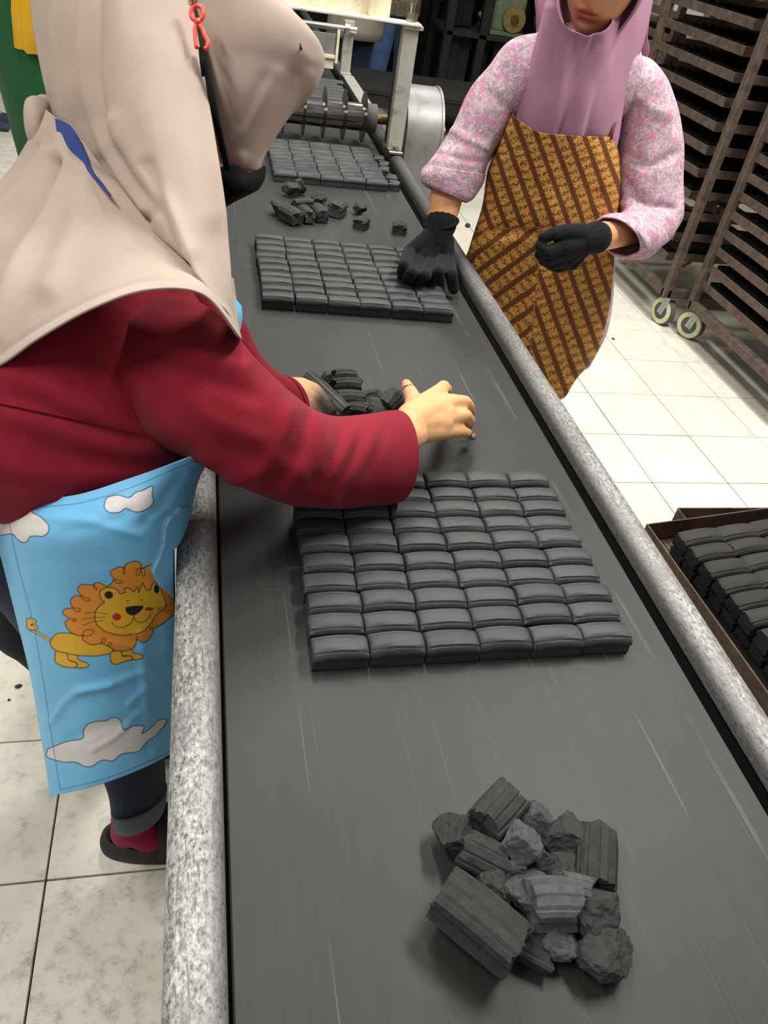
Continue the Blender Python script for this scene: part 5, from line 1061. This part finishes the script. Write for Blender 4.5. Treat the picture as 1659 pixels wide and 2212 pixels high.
# legs, sock and clog
tube_sil('trousers', [((-140, 1080), (330, 1040), 1.24, .10), ((-90, 1200), (340, 1180), 1.25, .10), ((30, 1335), (345, 1325), 1.26, .09), ((120, 1470), (350, 1450), 1.27, .075), ((190, 1590), (352, 1560), 1.33, .066), ((233, 1690), (356, 1655), 1.375, .062), ((243, 1735), (356, 1715), 1.395, .060), ((246, 1752), (353, 1735), 1.402, .060)], M['denim'], lw, 56, 70, [([(325, 1640), (318, 1760)], .0015, 2.5)], solid=0.003, wrinkle=0.002, wscale=22, cap=(False, False))
tube_sil('trouser_leg', [((-110, 1150), (150, 1060), 1.22, .09), ((-70, 1235), (110, 1200), 1.26, .085), ((-20, 1340), (110, 1320), 1.36, .075), ((42, 1394), (160, 1378), 1.42, .066), ((100, 1460), (226, 1448), 1.48, .062), ((128, 1530), (250, 1520), 1.545, .060)], M['denim'], lw, 40, 50, solid=0.003, wrinkle=0.003, wscale=22, cap=(False, False))
tube_sil('trouser_cuff', [((243, 1737), (359, 1712), 1.392, .064), ((246, 1757), (356, 1740), 1.402, .064), ((250, 1772), (352, 1757), 1.408, .062)], M['denim_cuff'], lw, 48, 14, solid=0.004, cap=(False, False))
organic('sock', chain((aR+np.array([0.016, 0, .085]), .037), (aR, .036)) + chain((aR, .038), (aR+np.array([0.03, -0.008, -0.03]), .036), (aR+np.array([0.10, -0.008, -0.045]), .028), (aR+np.array([0.145, -0.008, -0.05]), .02)) + [(aR, .038, aR+np.array([-0.008, 0, -0.034]), .033)], M['sock'], lw, 0.004, 5)
def sole(zs, cx, cy, a0, name, mat, par, scale=1.0, hollow=None):
    """clog outline from heel (-x) to toe (+x)"""
    out = []
    for t in np.linspace(0, 2*math.pi, 64, endpoint=False):
        x = math.cos(t); y = math.sin(t); hw = 0.047+0.007*x; out.append((0.125*np.sign(x)*abs(x)**0.9, hw*np.sign(y)*abs(y)**0.8))
    V = []; n = 64
    for z, s in zs: V += [(cx+x*s*scale, cy+y*s*scale, z) for x, y in out]
    m = len(zs); Fc = [(i*n+k_, i*n+(k_+1) % n, (i+1)*n+(k_+1) % n, (i+1)*n+k_) for i in range(m-1) for k_ in range(n)]+[tuple(range(n))[::-1], tuple((m-1)*n+k_ for k_ in range(n))]
    return mk(name, V, Fc, mat, par, True)
hx = pz(216, 1822, 0.02)[0]+0.125
for cxx, cyy, nm in ((hx, 0.800, 'clog'), (hx-0.10, 1.02, 'clog')):
    sh_ = sole([(0.0, .94), (0.004, .985), (0.015, 1.0), (0.028, 1.0), (0.036, .985), (0.047, .96), (0.050, .93), (0.046, .87), (0.030, .84), (0.028, .5)], cxx, cyy, 0, nm, M['clog'], lw)
    sole([(0.0285, .86), (0.031, .84)], cxx, cyy, 0, 'insole', M['clog_in'], sh_)
    V, Fc = [], []; n1, n2 = 14, 20
    for i in range(n1):
        x = cxx-0.018+0.135*i/(n1-1); w_ = 0.050*(1-0.15*(i/(n1-1)))*(1 if i < n1-3 else [0.93, 0.8, 0.55][i-n1+3]); hgt = (0.082-0.042*(i/(n1-1))) * (1 if i < n1-2 else (0.85 if i == n1-2 else 0.65))
        for j in range(n2): a = math.pi*j/(n2-1); V.append((x, cyy+w_*math.cos(a), 0.022+hgt*math.sin(a)**0.8))
    Fc = [(i*n2+j, i*n2+j+1, (i+1)*n2+j+1, (i+1)*n2+j) for i in range(n1-1) for j in range(n2-1)]
    o = mk('clog_upper', V, Fc, M['clog'], sh_, True); m_ = o.modifiers.new('s', 'SOLIDIFY'); m_.thickness = 0.006

# ---- woman in the mauve hijab, behind the right rail
YR = 1.93
rw = empty('person', (0.93, YR, 0), 'woman in mauve hijab, pink floral blouse, batik apron and black gloves beside the belt', 'person')
chin = py(1250, 90, 1.842); fwd = np.array([-0.55, -0.82, -0.08]); fwd /= np.linalg.norm(fwd); upv = np.array([-0.02, -0.10, 1.0])
upv = upv-fwd*(upv@fwd); upv /= np.linalg.norm(upv); hc2 = chin+upv*0.119-fwd*0.080
hg2, hf2 = head_geo(hc2, fwd, upv, 1.06)
Rr = lambda x, y, Y: py(x, y, Y)
eR, wR_ = Rr(985, 345, 1.93), Rr(952, 478, 1.86)
eL, wL_ = Rr(1400, 492, 1.885), Rr(1292, 512, 1.70)
sR, sL = Rr(1135, 150, 1.97), Rr(1385, 205, 1.975)
hip = Rr(1165, 560, YR+0.02); ch2 = Rr(1220, 270, YR+0.08); nk2 = hc2+np.array([0.02, 0.03, -0.13])
pel = np.array([hip[0]+0.02, YR+0.05, 0.80])
aR2, aL2 = np.array([pel[0]-0.06, YR, 0.08]), np.array([pel[0]+0.07, YR+0.04, 0.08])
rb = chain((pel, .10), (ch2, .07), (nk2, .05), (hc2-fwd*0.02, .06)) + chain((sR, .04), (eR, .045), (wR_, .036)) + chain((sL, .04), (eL, .036), (wL_, .033)) + [(ch2, .06, sR, .038), (ch2, .06, sL, .038)]
rb += chain((pel+np.array([-.075, 0, -.03]), .09), (np.array([pel[0]-.06, YR-0.01, .45]), .055), (aR2, .036)) + chain((pel+np.array([.085, 0, -.03]), .09), (np.array([pel[0]+.06, YR+.03, .45]), .055), (aL2, .036))
for a_ in (aR2, aL2): rb += chain((a_, .036), (a_+np.array([-0.02, -0.03, -0.035]), .032), (a_+np.array([-0.04, -0.13, -0.055]), .02)) + [(a_, .036, a_+np.array([0.01, 0.03, -0.045]), .028)]
# gloved hands: right presses the briquettes, left curled at the waist
def hand_r(g):
    w0 = Rr(953, 482, 1.855); kn = [Rr(952, 560, 1.815), Rr(930, 566, 1.80), Rr(905, 562, 1.80), Rr(884, 545, 1.81)]
    c = [(w0, .037+g, Rr(940, 520, 1.835), .029+g)] + [(Rr(943, 505, 1.845), .026+g, q_, .0145+g) for q_ in kn] + [(Rr(925, 540, 1.825), .024+g, Rr(915, 560, 1.80), .018+g)]
    tips = [((948, 588, .815), (930, 605, .790), (915, 606, .776)), ((918, 596, .810), (902, 608, .788), (897, 606, .776)), ((890, 590, .812), (880, 602, .790), (882, 602, .777)), ((873, 575, .816), (868, 588, .795), (872, 592, .782))]
    for q_, (a, b, e) in zip(kn, tips): c += chain((q_, .0135+g), (pz(*a), .0118+g), (pz(*b), .0102+g), (pz(*e), .009+g))
    c += chain((Rr(962, 520, 1.83), .020+g), (Rr(968, 560, 1.80), .0145+g), (pz(975, 594, .805), .0128+g), (pz(980, 624, .773), .0105+g)); return c
def hand_l(g):
    w0 = Rr(1288, 513, 1.70); kn = [Rr(1215, 532, 1.655), Rr(1218, 548, 1.662), Rr(1226, 560, 1.672), Rr(1236, 568, 1.684)]
    c = [(w0, .035+g, Rr(1262, 518, 1.69), .032+g)] + [(Rr(1262, 522, 1.69), .026+g, q_, .0155+g) for q_ in kn] + [(Rr(1258, 508, 1.69), .022+g, Rr(1238, 520, 1.68), .018+g)]
    tips = [((1182, 545, 1.640), (1166, 532, 1.650), (1172, 518, 1.668)), ((1184, 560, 1.648), (1166, 550, 1.660), (1170, 536, 1.676)), ((1192, 570, 1.660), (1174, 562, 1.668), (1176, 550, 1.684)), ((1206, 576, 1.672), (1190, 572, 1.678), (1186, 562, 1.690))]
    for q_, (a, b, e) in zip(kn, tips): c += chain((q_, .0138+g), (Rr(*a), .012+g), (Rr(*b), .0105+g), (Rr(*e), .0092+g))
    c += chain((Rr(1255, 504, 1.685), .021+g), (Rr(1222, 500, 1.665), .0145+g), (Rr(1195, 505, 1.655), .0125+g), (Rr(1174, 513, 1.655), .0105+g)); return c
bo2 = organic('body', rb+hand_r(-0.0022)+hand_l(-0.0022), M['skin_tan'], rw, 0.003, 6, [hg2]); skin_tint(bo2, hf2)
gl = organic('glove', hand_r(0.0022)+[(Rr(953, 484, 1.855), .0385, Rr(954, 476, 1.862), .0385)], M['knit'], rw, 0.0026, 4)
tubeo('glove_cuff', [Rr(953, 480, 1.857)+0.0400*np.array([math.cos(a)*0.97, math.sin(a), 0.25*math.cos(a)]) for a in np.linspace(0, 2*math.pi, 30, endpoint=False)], 0.0042, M['knit'], gl, 8, True)
gl2 = organic('glove', hand_l(0.0022), M['knit'], rw, 0.0026, 4)

# floral blouse: trunk, sleeves with rolled cuffs
blouse = tube_sil('blouse', [((1172, 72), (1352, 118), 1.99, .045), ((1140, 88), (1385, 140), 1.965, .085), ((1120, 130), (1385, 205), 1.975, .095), ((1112, 230), (1336, 250), 1.985, .10), ((1100, 300), (1332, 320), 1.995, .105), ((1072, 380), (1334, 420), 1.995, .105), ((1055, 470), (1330, 490), 2.0, .105), ((1032, 550), (1324, 560), 2.0, .11), ((1035, 610), (1320, 640), 2.01, .115), ((1060, 680), (1306, 710), 2.02, .115), ((1100, 760), (1272, 775), 2.03, .11)], M['floral'], rw, 64, 80, solid=0.002, wrinkle=0.003, wscale=20, cap=(True, False), fn=py)
slR = tube_sil('sleeve', [((1185, 70), (1150, 190), 1.96, .05), ((1118, 84), (1128, 235), 1.955, .068), ((1062, 138), (1102, 268), 1.95, .070), ((1012, 212), (1076, 304), 1.94, .066), ((972, 288), (1060, 335), 1.93, .064), ((938, 334), (1050, 358), 1.915, .062), ((918, 362), (1040, 388), 1.905, .058), ((914, 378), (1022, 412), 1.90, .054)], M['floral'], rw, 64, 80, [([(975, 280), (1010, 300), (1050, 320)], .006, 9), ([(1060, 200), (1100, 240), (1105, 280)], -.005, 9), ([(1080, 150), (1110, 250)], -.004, 7), ([(940, 330), (1000, 345), (1040, 350)], -.004, 7)], solid=0.002, wrinkle=0.004, wscale=28, cap=(True, False), fn=py)
tube_sil('sleeve_cuff', [((922, 356), (1046, 376), 1.905, .064), ((911, 372), (1040, 398), 1.90, .064), ((912, 392), (1020, 428), 1.893, .060), ((920, 402), (1005, 438), 1.89, .056)], M['floral'], rw, 56, 24, solid=0.003, wrinkle=0.003, wscale=40, cap=(False, False), fn=py)
slL = tube_sil('sleeve', [((1330, 165), (1362, 112), 1.97, .05), ((1336, 225), (1408, 132), 1.965, .068), ((1340, 262), (1448, 190), 1.955, .07), ((1338, 310), (1466, 275), 1.94, .07), ((1334, 365), (1472, 345), 1.92, .07), ((1336, 425), (1468, 420), 1.895, .07), ((1342, 455), (1464, 480), 1.87, .068), ((1334, 464), (1440, 520), 1.83, .062), ((1324, 468), (1408, 545), 1.79, .058), ((1316, 468), (1382, 555), 1.765, .055)], M['floral'], rw, 64, 100, [([(1350, 180), (1400, 230), (1450, 250)], .005, 12), ([(1345, 330), (1400, 360), (1460, 330)], -.006, 9), ([(1350, 400), (1400, 440), (1450, 450)], -.008, 9), ([(1345, 440), (1400, 470), (1420, 520)], .008, 10), ([(1340, 380), (1380, 430)], -.008, 9)], solid=0.002, wrinkle=0.004, wscale=26, cap=(True, False), fn=py)
tube_sil('sleeve_cuff', [((1338, 464), (1420, 530), 1.79, .064), ((1322, 464), (1395, 552), 1.765, .066), ((1310, 468), (1372, 560), 1.745, .064), ((1306, 472), (1358, 552), 1.735, .056)], M['floral'], rw, 56, 24, solid=0.003, wrinkle=0.003, wscale=40, cap=(False, False), fn=py)
# batik apron: front sheet over the blouse
ap, BX, BY = grid_cloth('apron', [
    [(1108, 235, 1.91), (1112, 252, 1.845), (1160, 285, 1.805), (1215, 292, 1.792), (1270, 294, 1.80), (1318, 296, 1.842), (1326, 300, 1.90)],
    [(1084, 290, 1.95), (1090, 300, 1.86), (1150, 325, 1.805), (1212, 335, 1.790), (1272, 335, 1.797), (1322, 335, 1.835), (1336, 335, 1.91)],
    [(1052, 370, 1.965), (1060, 375, 1.87), (1125, 385, 1.812), (1195, 395, 1.790), (1265, 395, 1.795), (1326, 390, 1.832), (1343, 390, 1.92)],
    [(1040, 450, 1.965), (1047, 450, 1.87), (1110, 460, 1.808), (1180, 470, 1.782), (1255, 470, 1.790), (1322, 455, 1.83), (1342, 455, 1.92)],
    [(1014, 530, 1.965), (1022, 530, 1.87), (1085, 540, 1.812), (1165, 545, 1.785), (1245, 545, 1.790), (1312, 535, 1.832), (1330, 530, 1.92)],
    [(1000, 580, 1.965), (1008, 580, 1.87), (1078, 595, 1.815), (1162, 610, 1.788), (1242, 610, 1.792), (1308, 610, 1.835), (1324, 608, 1.92)],
    [(1020, 640, 1.97), (1030, 640, 1.88), (1090, 665, 1.825), (1168, 690, 1.797), (1240, 690, 1.80), (1298, 690, 1.84), (1312, 690, 1.92)],
    [(1060, 720, 1.97), (1070, 725, 1.89), (1120, 750, 1.845), (1180, 772, 1.822), (1235, 775, 1.822), (1272, 772, 1.85), (1284, 770, 1.92)],
    [(1120, 800, 1.97), (1130, 805, 1.90), (1160, 835, 1.865), (1195, 862, 1.85), (1218, 860, 1.85), (1236, 832, 1.87), (1246, 820, 1.92)]],
    190, 240, M['batik'], rw, [([(1075, 500), (1110, 500), (1155, 505)], -.008, 14), ([(1040, 540), (1090, 520), (1140, 515)], .006, 12), ([(1160, 570), (1140, 640), (1130, 720)], .006, 12), ([(1180, 380), (1190, 470)], .004, 25), ([(1290, 420), (1270, 480)], -.004, 12), ([(1250, 700), (1225, 800)], -.006, 12), ([(1215, 720), (1205, 830)], .006, 12), ([(1100, 350), (1090, 440)], .004, 18)], solid=0.002, wrinkle=0.003, wscale=12, fn=py)
keep_off(ap, 0.673, 1); keep_off(blouse, 0.677, 1)
left_fold = (BX < 1168-0.085*(BY-500)) & (BY > 492+0.10*(1160-BX)*0.6)
phA = (BX-0.36*BY)/34.0; alA = (0.36*BX+BY)/19.0
phB = (BX*0.60+BY*0.80)/33.0; alB = (BX*0.80-BY*0.60)/19.0
fattr(ap, 'stripe', np.where(left_fold, phB, phA)); fattr(ap, 'along', np.where(left_fold, alB, alA))
tubeo('apron_neck_strap', [Rr(1319, 300, 1.838), Rr(1324, 280, 1.85), Rr(1330, 258, 1.88)], 0.004, M['batik'], ap)
# mauve hijab: face opening to hem, cap over the head, back drape
inner = [(1194, -70, 1.87), (1200, -20, 1.855), (1209, 22, 1.840), (1226, 54, 1.826), (1246, 72, 1.816), (1270, 79, 1.814), (1296, 71, 1.824), (1314, 44, 1.846), (1327, 4, 1.870), (1332, -60, 1.89)]
outer = [(1188, -80, 1.93), (1180, 10, 1.92), (1152, 110, 1.90), (1109, 292, 1.885), (1160, 326, 1.838), (1235, 330, 1.822), (1324, 332, 1.870), (1352, 205, 1.895), (1396, 70, 1.93), (1424, -80, 1.97)]
rows = []
for t in (0.0, 0.10, 0.35, 0.65, 1.0):
    row = []
    for (a, b, c_), (d, e, f_) in zip(inner, outer):
        yy = c_+(f_-c_)*t + (0.02*math.sin(math.pi*min(1, t*2.2)) if 0.02 < t < 0.5 else 0)*0.6
        row.append((a+(d-a)*t, b+(e-b)*t, yy))
    rows.append(row)
hj2, _, _ = grid_cloth('hijab', rows, 150, 70, M['hijab_mauve'], rw, [([(1300, 45), (1284, 95), (1262, 150), (1240, 210), (1212, 290)], -0.0090, 11), ([(1312, 50), (1298, 100), (1284, 150), (1262, 210), (1240, 290)], 0.0105, 13), ([(1335, 40), (1305, 130), (1270, 220), (1245, 290)], 0.0105, 16), ([(1350, 20), (1330, 80), (1300, 150), (1275, 220), (1262, 300)], -0.0060, 10), ([(1385, -20), (1350, 120), (1310, 240), (1295, 290)], 0.0105, 18), ([(1193, 20), (1178, 150), (1150, 280)], 0.0090, 18), ([(1222, 40), (1216, 130), (1210, 200), (1186, 300)], 0.0075, 15), ([(1256, 50), (1245, 130), (1232, 200), (1208, 300)], -0.0045, 12)], solid=0.002, fn=py)
def cap_geo():
    c, r, f, u, s = hf2; V, Fc = [], []; nu, nv = 48, 36
    for i in range(nv):
        ph = -0.95+(math.pi/2+0.95)*i/(nv-1)
        for k_ in range(nu):
            th = 2*math.pi*k_/nu; x = math.cos(ph)*math.sin(th); y = math.cos(ph)*math.cos(th); z = math.sin(ph); V.append(c+r*x*0.094+f*(y*0.108-0.012)+u*(z*0.135))
    for i in range(nv-1):
        for k_ in range(nu):
            q_ = (i*nu+k_, i*nu+(k_+1) % nu, (i+1)*nu+(k_+1) % nu, (i+1)*nu+k_); m_ = np.mean([V[j] for j in q_], axis=0)-c
            if m_@f > 0.012 and m_@u < 0.078 and abs(m_@r) < 0.088: continue
            Fc.append(q_)
    return V, Fc
V, Fc = cap_geo(); o2 = mk('hijab', V, Fc, M['hijab_mauve'], rw, True); m_ = o2.modifiers.new('s', 'SOLIDIFY'); m_.thickness = 0.002
back, _, _ = grid_cloth('hijab', [[(1150, -60, 2.02), (1240, -60, 2.07), (1340, -60, 2.07), (1420, -60, 2.0)], [(1160, 60, 2.01), (1240, 60, 2.07), (1330, 60, 2.07), (1398, 70, 1.97)], [(1150, 130, 2.03), (1230, 140, 2.08), (1330, 140, 2.08), (1401, 115, 1.96)], [(1150, 210, 2.05), (1230, 220, 2.09), (1310, 220, 2.09), (1372, 146, 1.98)]], 40, 40, M['hijab_mauve'], rw, solid=0.002, fn=py)
join([hj2, o2, back], 'hijab')
# lower legs and shoes (behind the conveyor)
def trouser(par, hip_, kn_, an_, mat, r=(.1, .075, .062)):
    return organic('trousers', chain((hip_, r[0]), (kn_, r[1]), (an_, r[2])), mat, par, 0.012, 4)
tr2 = organic('trousers', chain((pel+np.array([-.06, 0, -.06]), .10), (np.array([pel[0]-.06, YR+0.0, .45]), .070), (aR2+np.array([0, 0, .06]), .062)) + chain((pel+np.array([.06, 0, -.06]), .10), (np.array([pel[0]+.06, YR+.03, .45]), .070), (aL2+np.array([0, 0, .06]), .062)), M['black_cloth'], rw, 0.01, 4)
for a_ in (aR2, aL2): organic('shoe', chain((a_+np.array([0.012, 0.03, -.042]), .036), (a_+np.array([-0.02, -0.05, -.044]), .036), (a_+np.array([-0.045, -0.14, -.050]), .030)), M['clog'], rw, 0.006, 4)

# ---- people in the background
def bystander(x, y, face, h, label, top, bottom, feet, skin, apron_mat=None, hijab_mat=None, stance=0.13, sash=None, skirt=False, hem=0.86, toph=1.0, ahem=0.66, hj_hem=1.10, hj_w=.20, slim=1.0):
    p_ = empty('person', (x, y, 0), label, 'person'); s = h/1.6; f = np.array([math.cos(face), math.sin(face), 0]); r = np.array([f[1], -f[0], 0]); B = np.array([x, y, 0.0]); up = np.array([0, 0, 1.0])
    P = lambda a, b, c: B+s*(r*a+f*b+up*c)
    hg_, hf_ = head_geo(P(0, 0.02, 1.48), f+np.array([0, 0, -0.15]), up, s, 40, 32)
    caps = chain((P(0, 0, .88), .115*slim*s), (P(0, 0, 1.2), .11*s), (P(0, 0, 1.36), .05*s), (P(0, 0.01, 1.46), .055*s))
    for g in (-1, 1):
        caps += chain((P(g*.08*slim, 0, .86), .085*slim*s), (P(g*stance*.8, 0.01, .46), .055*s), (P(g*stance, -.01, .08), .036*s), (P(g*stance, .07, .035), .03*s), (P(g*stance, .14, .028), .022*s))
        caps += [(P(0, 0, 1.22), .1*s, P(g*.16, 0, 1.28), .055*s)] + chain((P(g*.17, 0, 1.28), .05*s), (P(g*.22, .02, 1.02), .038*s), (P(g*.17, .22, .95), .027*s), (P(g*.15, .28, .94), .022*s))
        for q_ in range(4): caps += chain((P(g*.15+.014*(q_-1.5), .28, .94), .010*s), (P(g*.15+.018*(q_-1.5), .33, .925), .009*s), (P(g*.15+.017*(q_-1.5), .35, .90-.004*abs(q_-1)), .008*s))
        caps += chain((P(g*.125, .27, .94), .011*s), (P(g*.10, .31, .92), .009*s))
    b_ = organic('body', caps+ears(hf_), M[skin], p_, 0.007, 4, [hg_]); skin_tint(b_, hf_)
    def prof(name, mat, rings, open_=True):
        n = 40; V = []
        for (z, a, b, oy) in rings:
            for k_ in range(n): th = 2*math.pi*k_/n; V.append(P(a*math.cos(th), oy+b*math.sin(th), z)+0.004*vnoise(np.array([[math.cos(th)*3, math.sin(th)*3, z*4]]), 3.0, 4)[0])
        m = len(rings); Fc_ = [(i*n+k_, i*n+(k_+1) % n, (i+1)*n+(k_+1) % n, (i+1)*n+k_) for i in range(m-1) for k_ in range(n)]
        o = mk(name, V, Fc_, mat, p_, True); mm = o.modifiers.new('s', 'SOLIDIFY'); mm.thickness = 0.004; return o
    prof('top', M[top], [(hem, .20*slim, .155*slim, 0), (.95, .185, .145, 0), (1.08, .17, .135, 0), (1.2, .185, .135, 0), (1.30, .17, .10, 0), (1.37, .07, .07, 0)])
    for g in (-1, 1): organic('sleeve', chain((P(g*.16, 0, 1.28), .066*s), (P(g*.22, .02, 1.02), .058*s), (P(g*.18, .19, .955), .046*s)), M[top], p_, 0.009, 4)
    if skirt: prof('skirt', M[bottom], [(.12, .22*slim, .20*slim, 0), (.4, .20*slim, .18*slim, 0), (.9, .185*slim, .145*slim, 0)])
    else:
        for g in (-1, 1): organic('trouser_leg', chain((P(g*.08, 0, .87), .105*s), (P(g*stance*.8, .01, .46), .075*s), (P(g*stance, -.01, .13), .062*s)), M[bottom], p_, 0.01, 4)
    for g in (-1, 1): organic('shoe', chain((P(g*stance, -.03, .030), .033*s), (P(g*stance, .06, .030), .036*s), (P(g*stance, .16, .026), .028*s)), M[feet], p_, 0.007, 3)
    if apron_mat: 
        n = 24; V = []
        for z, a, b in ((ahem, .205, .175), (ahem+.06, .205, .172), (1.0, .195, .155), (1.16, .12, .155)):
            for k_ in range(n): th = math.pi*(0.08+0.84*k_/(n-1)); V.append(P(a*math.cos(th), b*math.sin(th), z))
        o = mk('apron', V, [(i*n+k_, i*n+k_+1, (i+1)*n+k_+1, (i+1)*n+k_) for i in range(3) for k_ in range(n-1)], M[apron_mat], p_, True); mm = o.modifiers.new('s', 'SOLIDIFY'); mm.thickness = 0.004
    if hijab_mat: prof('hijab', M[hijab_mat], [(hj_hem, hj_w, .17, 0), (1.25, hj_w*.85, .15, 0), (1.36, .10, .11, -.01), (1.46, .092, .10, -.02), (1.56, .088, .105, -.02), (1.63, .05, .06, -.02)])
    if sash: prof('sash', M[sash], [(1.0, .21, .18, .02), (1.12, .20, .17, .02), (1.24, .19, .15, .01), (1.32, .12, .11, 0)])
    return p_
pj = py(852, 60, 6.8); bystander(pj[0], 6.8, -1.1, 1.58, 'person in light blue jeans and patterned cream top behind the cutting machine', 'cream_top', 'blue_jeans', 'clog', 'skin_far', None, 'cream_top', stance=0.14, hem=0.74)
pj = py(766, 60, 6.22); bystander(pj[0], 6.22, -1.6, 1.56, 'person in dark navy trousers and pale grey apron behind the scraper frame', 'grey_apron', 'navy', 'clog', 'skin_far', 'grey_apron', 'grey_apron', stance=0.07, hem=0.80, ahem=0.64)
pj = py(118, 100, 2.8); bystander(pj[0], 2.8, 1.5, 1.56, 'person in green tunic with yellow hijab and red skirt behind the beige hijab', 'green', 'red_cloth', 'sandal', 'skin_far', None, 'yellow', skirt=True, hem=0.62, hj_hem=0.99, hj_w=.125, slim=.72, stance=0.055)
pf = pz(8, 266, 0.03); bystander(pf[0]-0.12, pf[1]+0.05, -0.2, 1.58, 'person in black trousers and dark olive top by the far left edge', 'green', 'black_cloth', 'sandal', 'skin_far', None, 'black_cloth', stance=0.08)
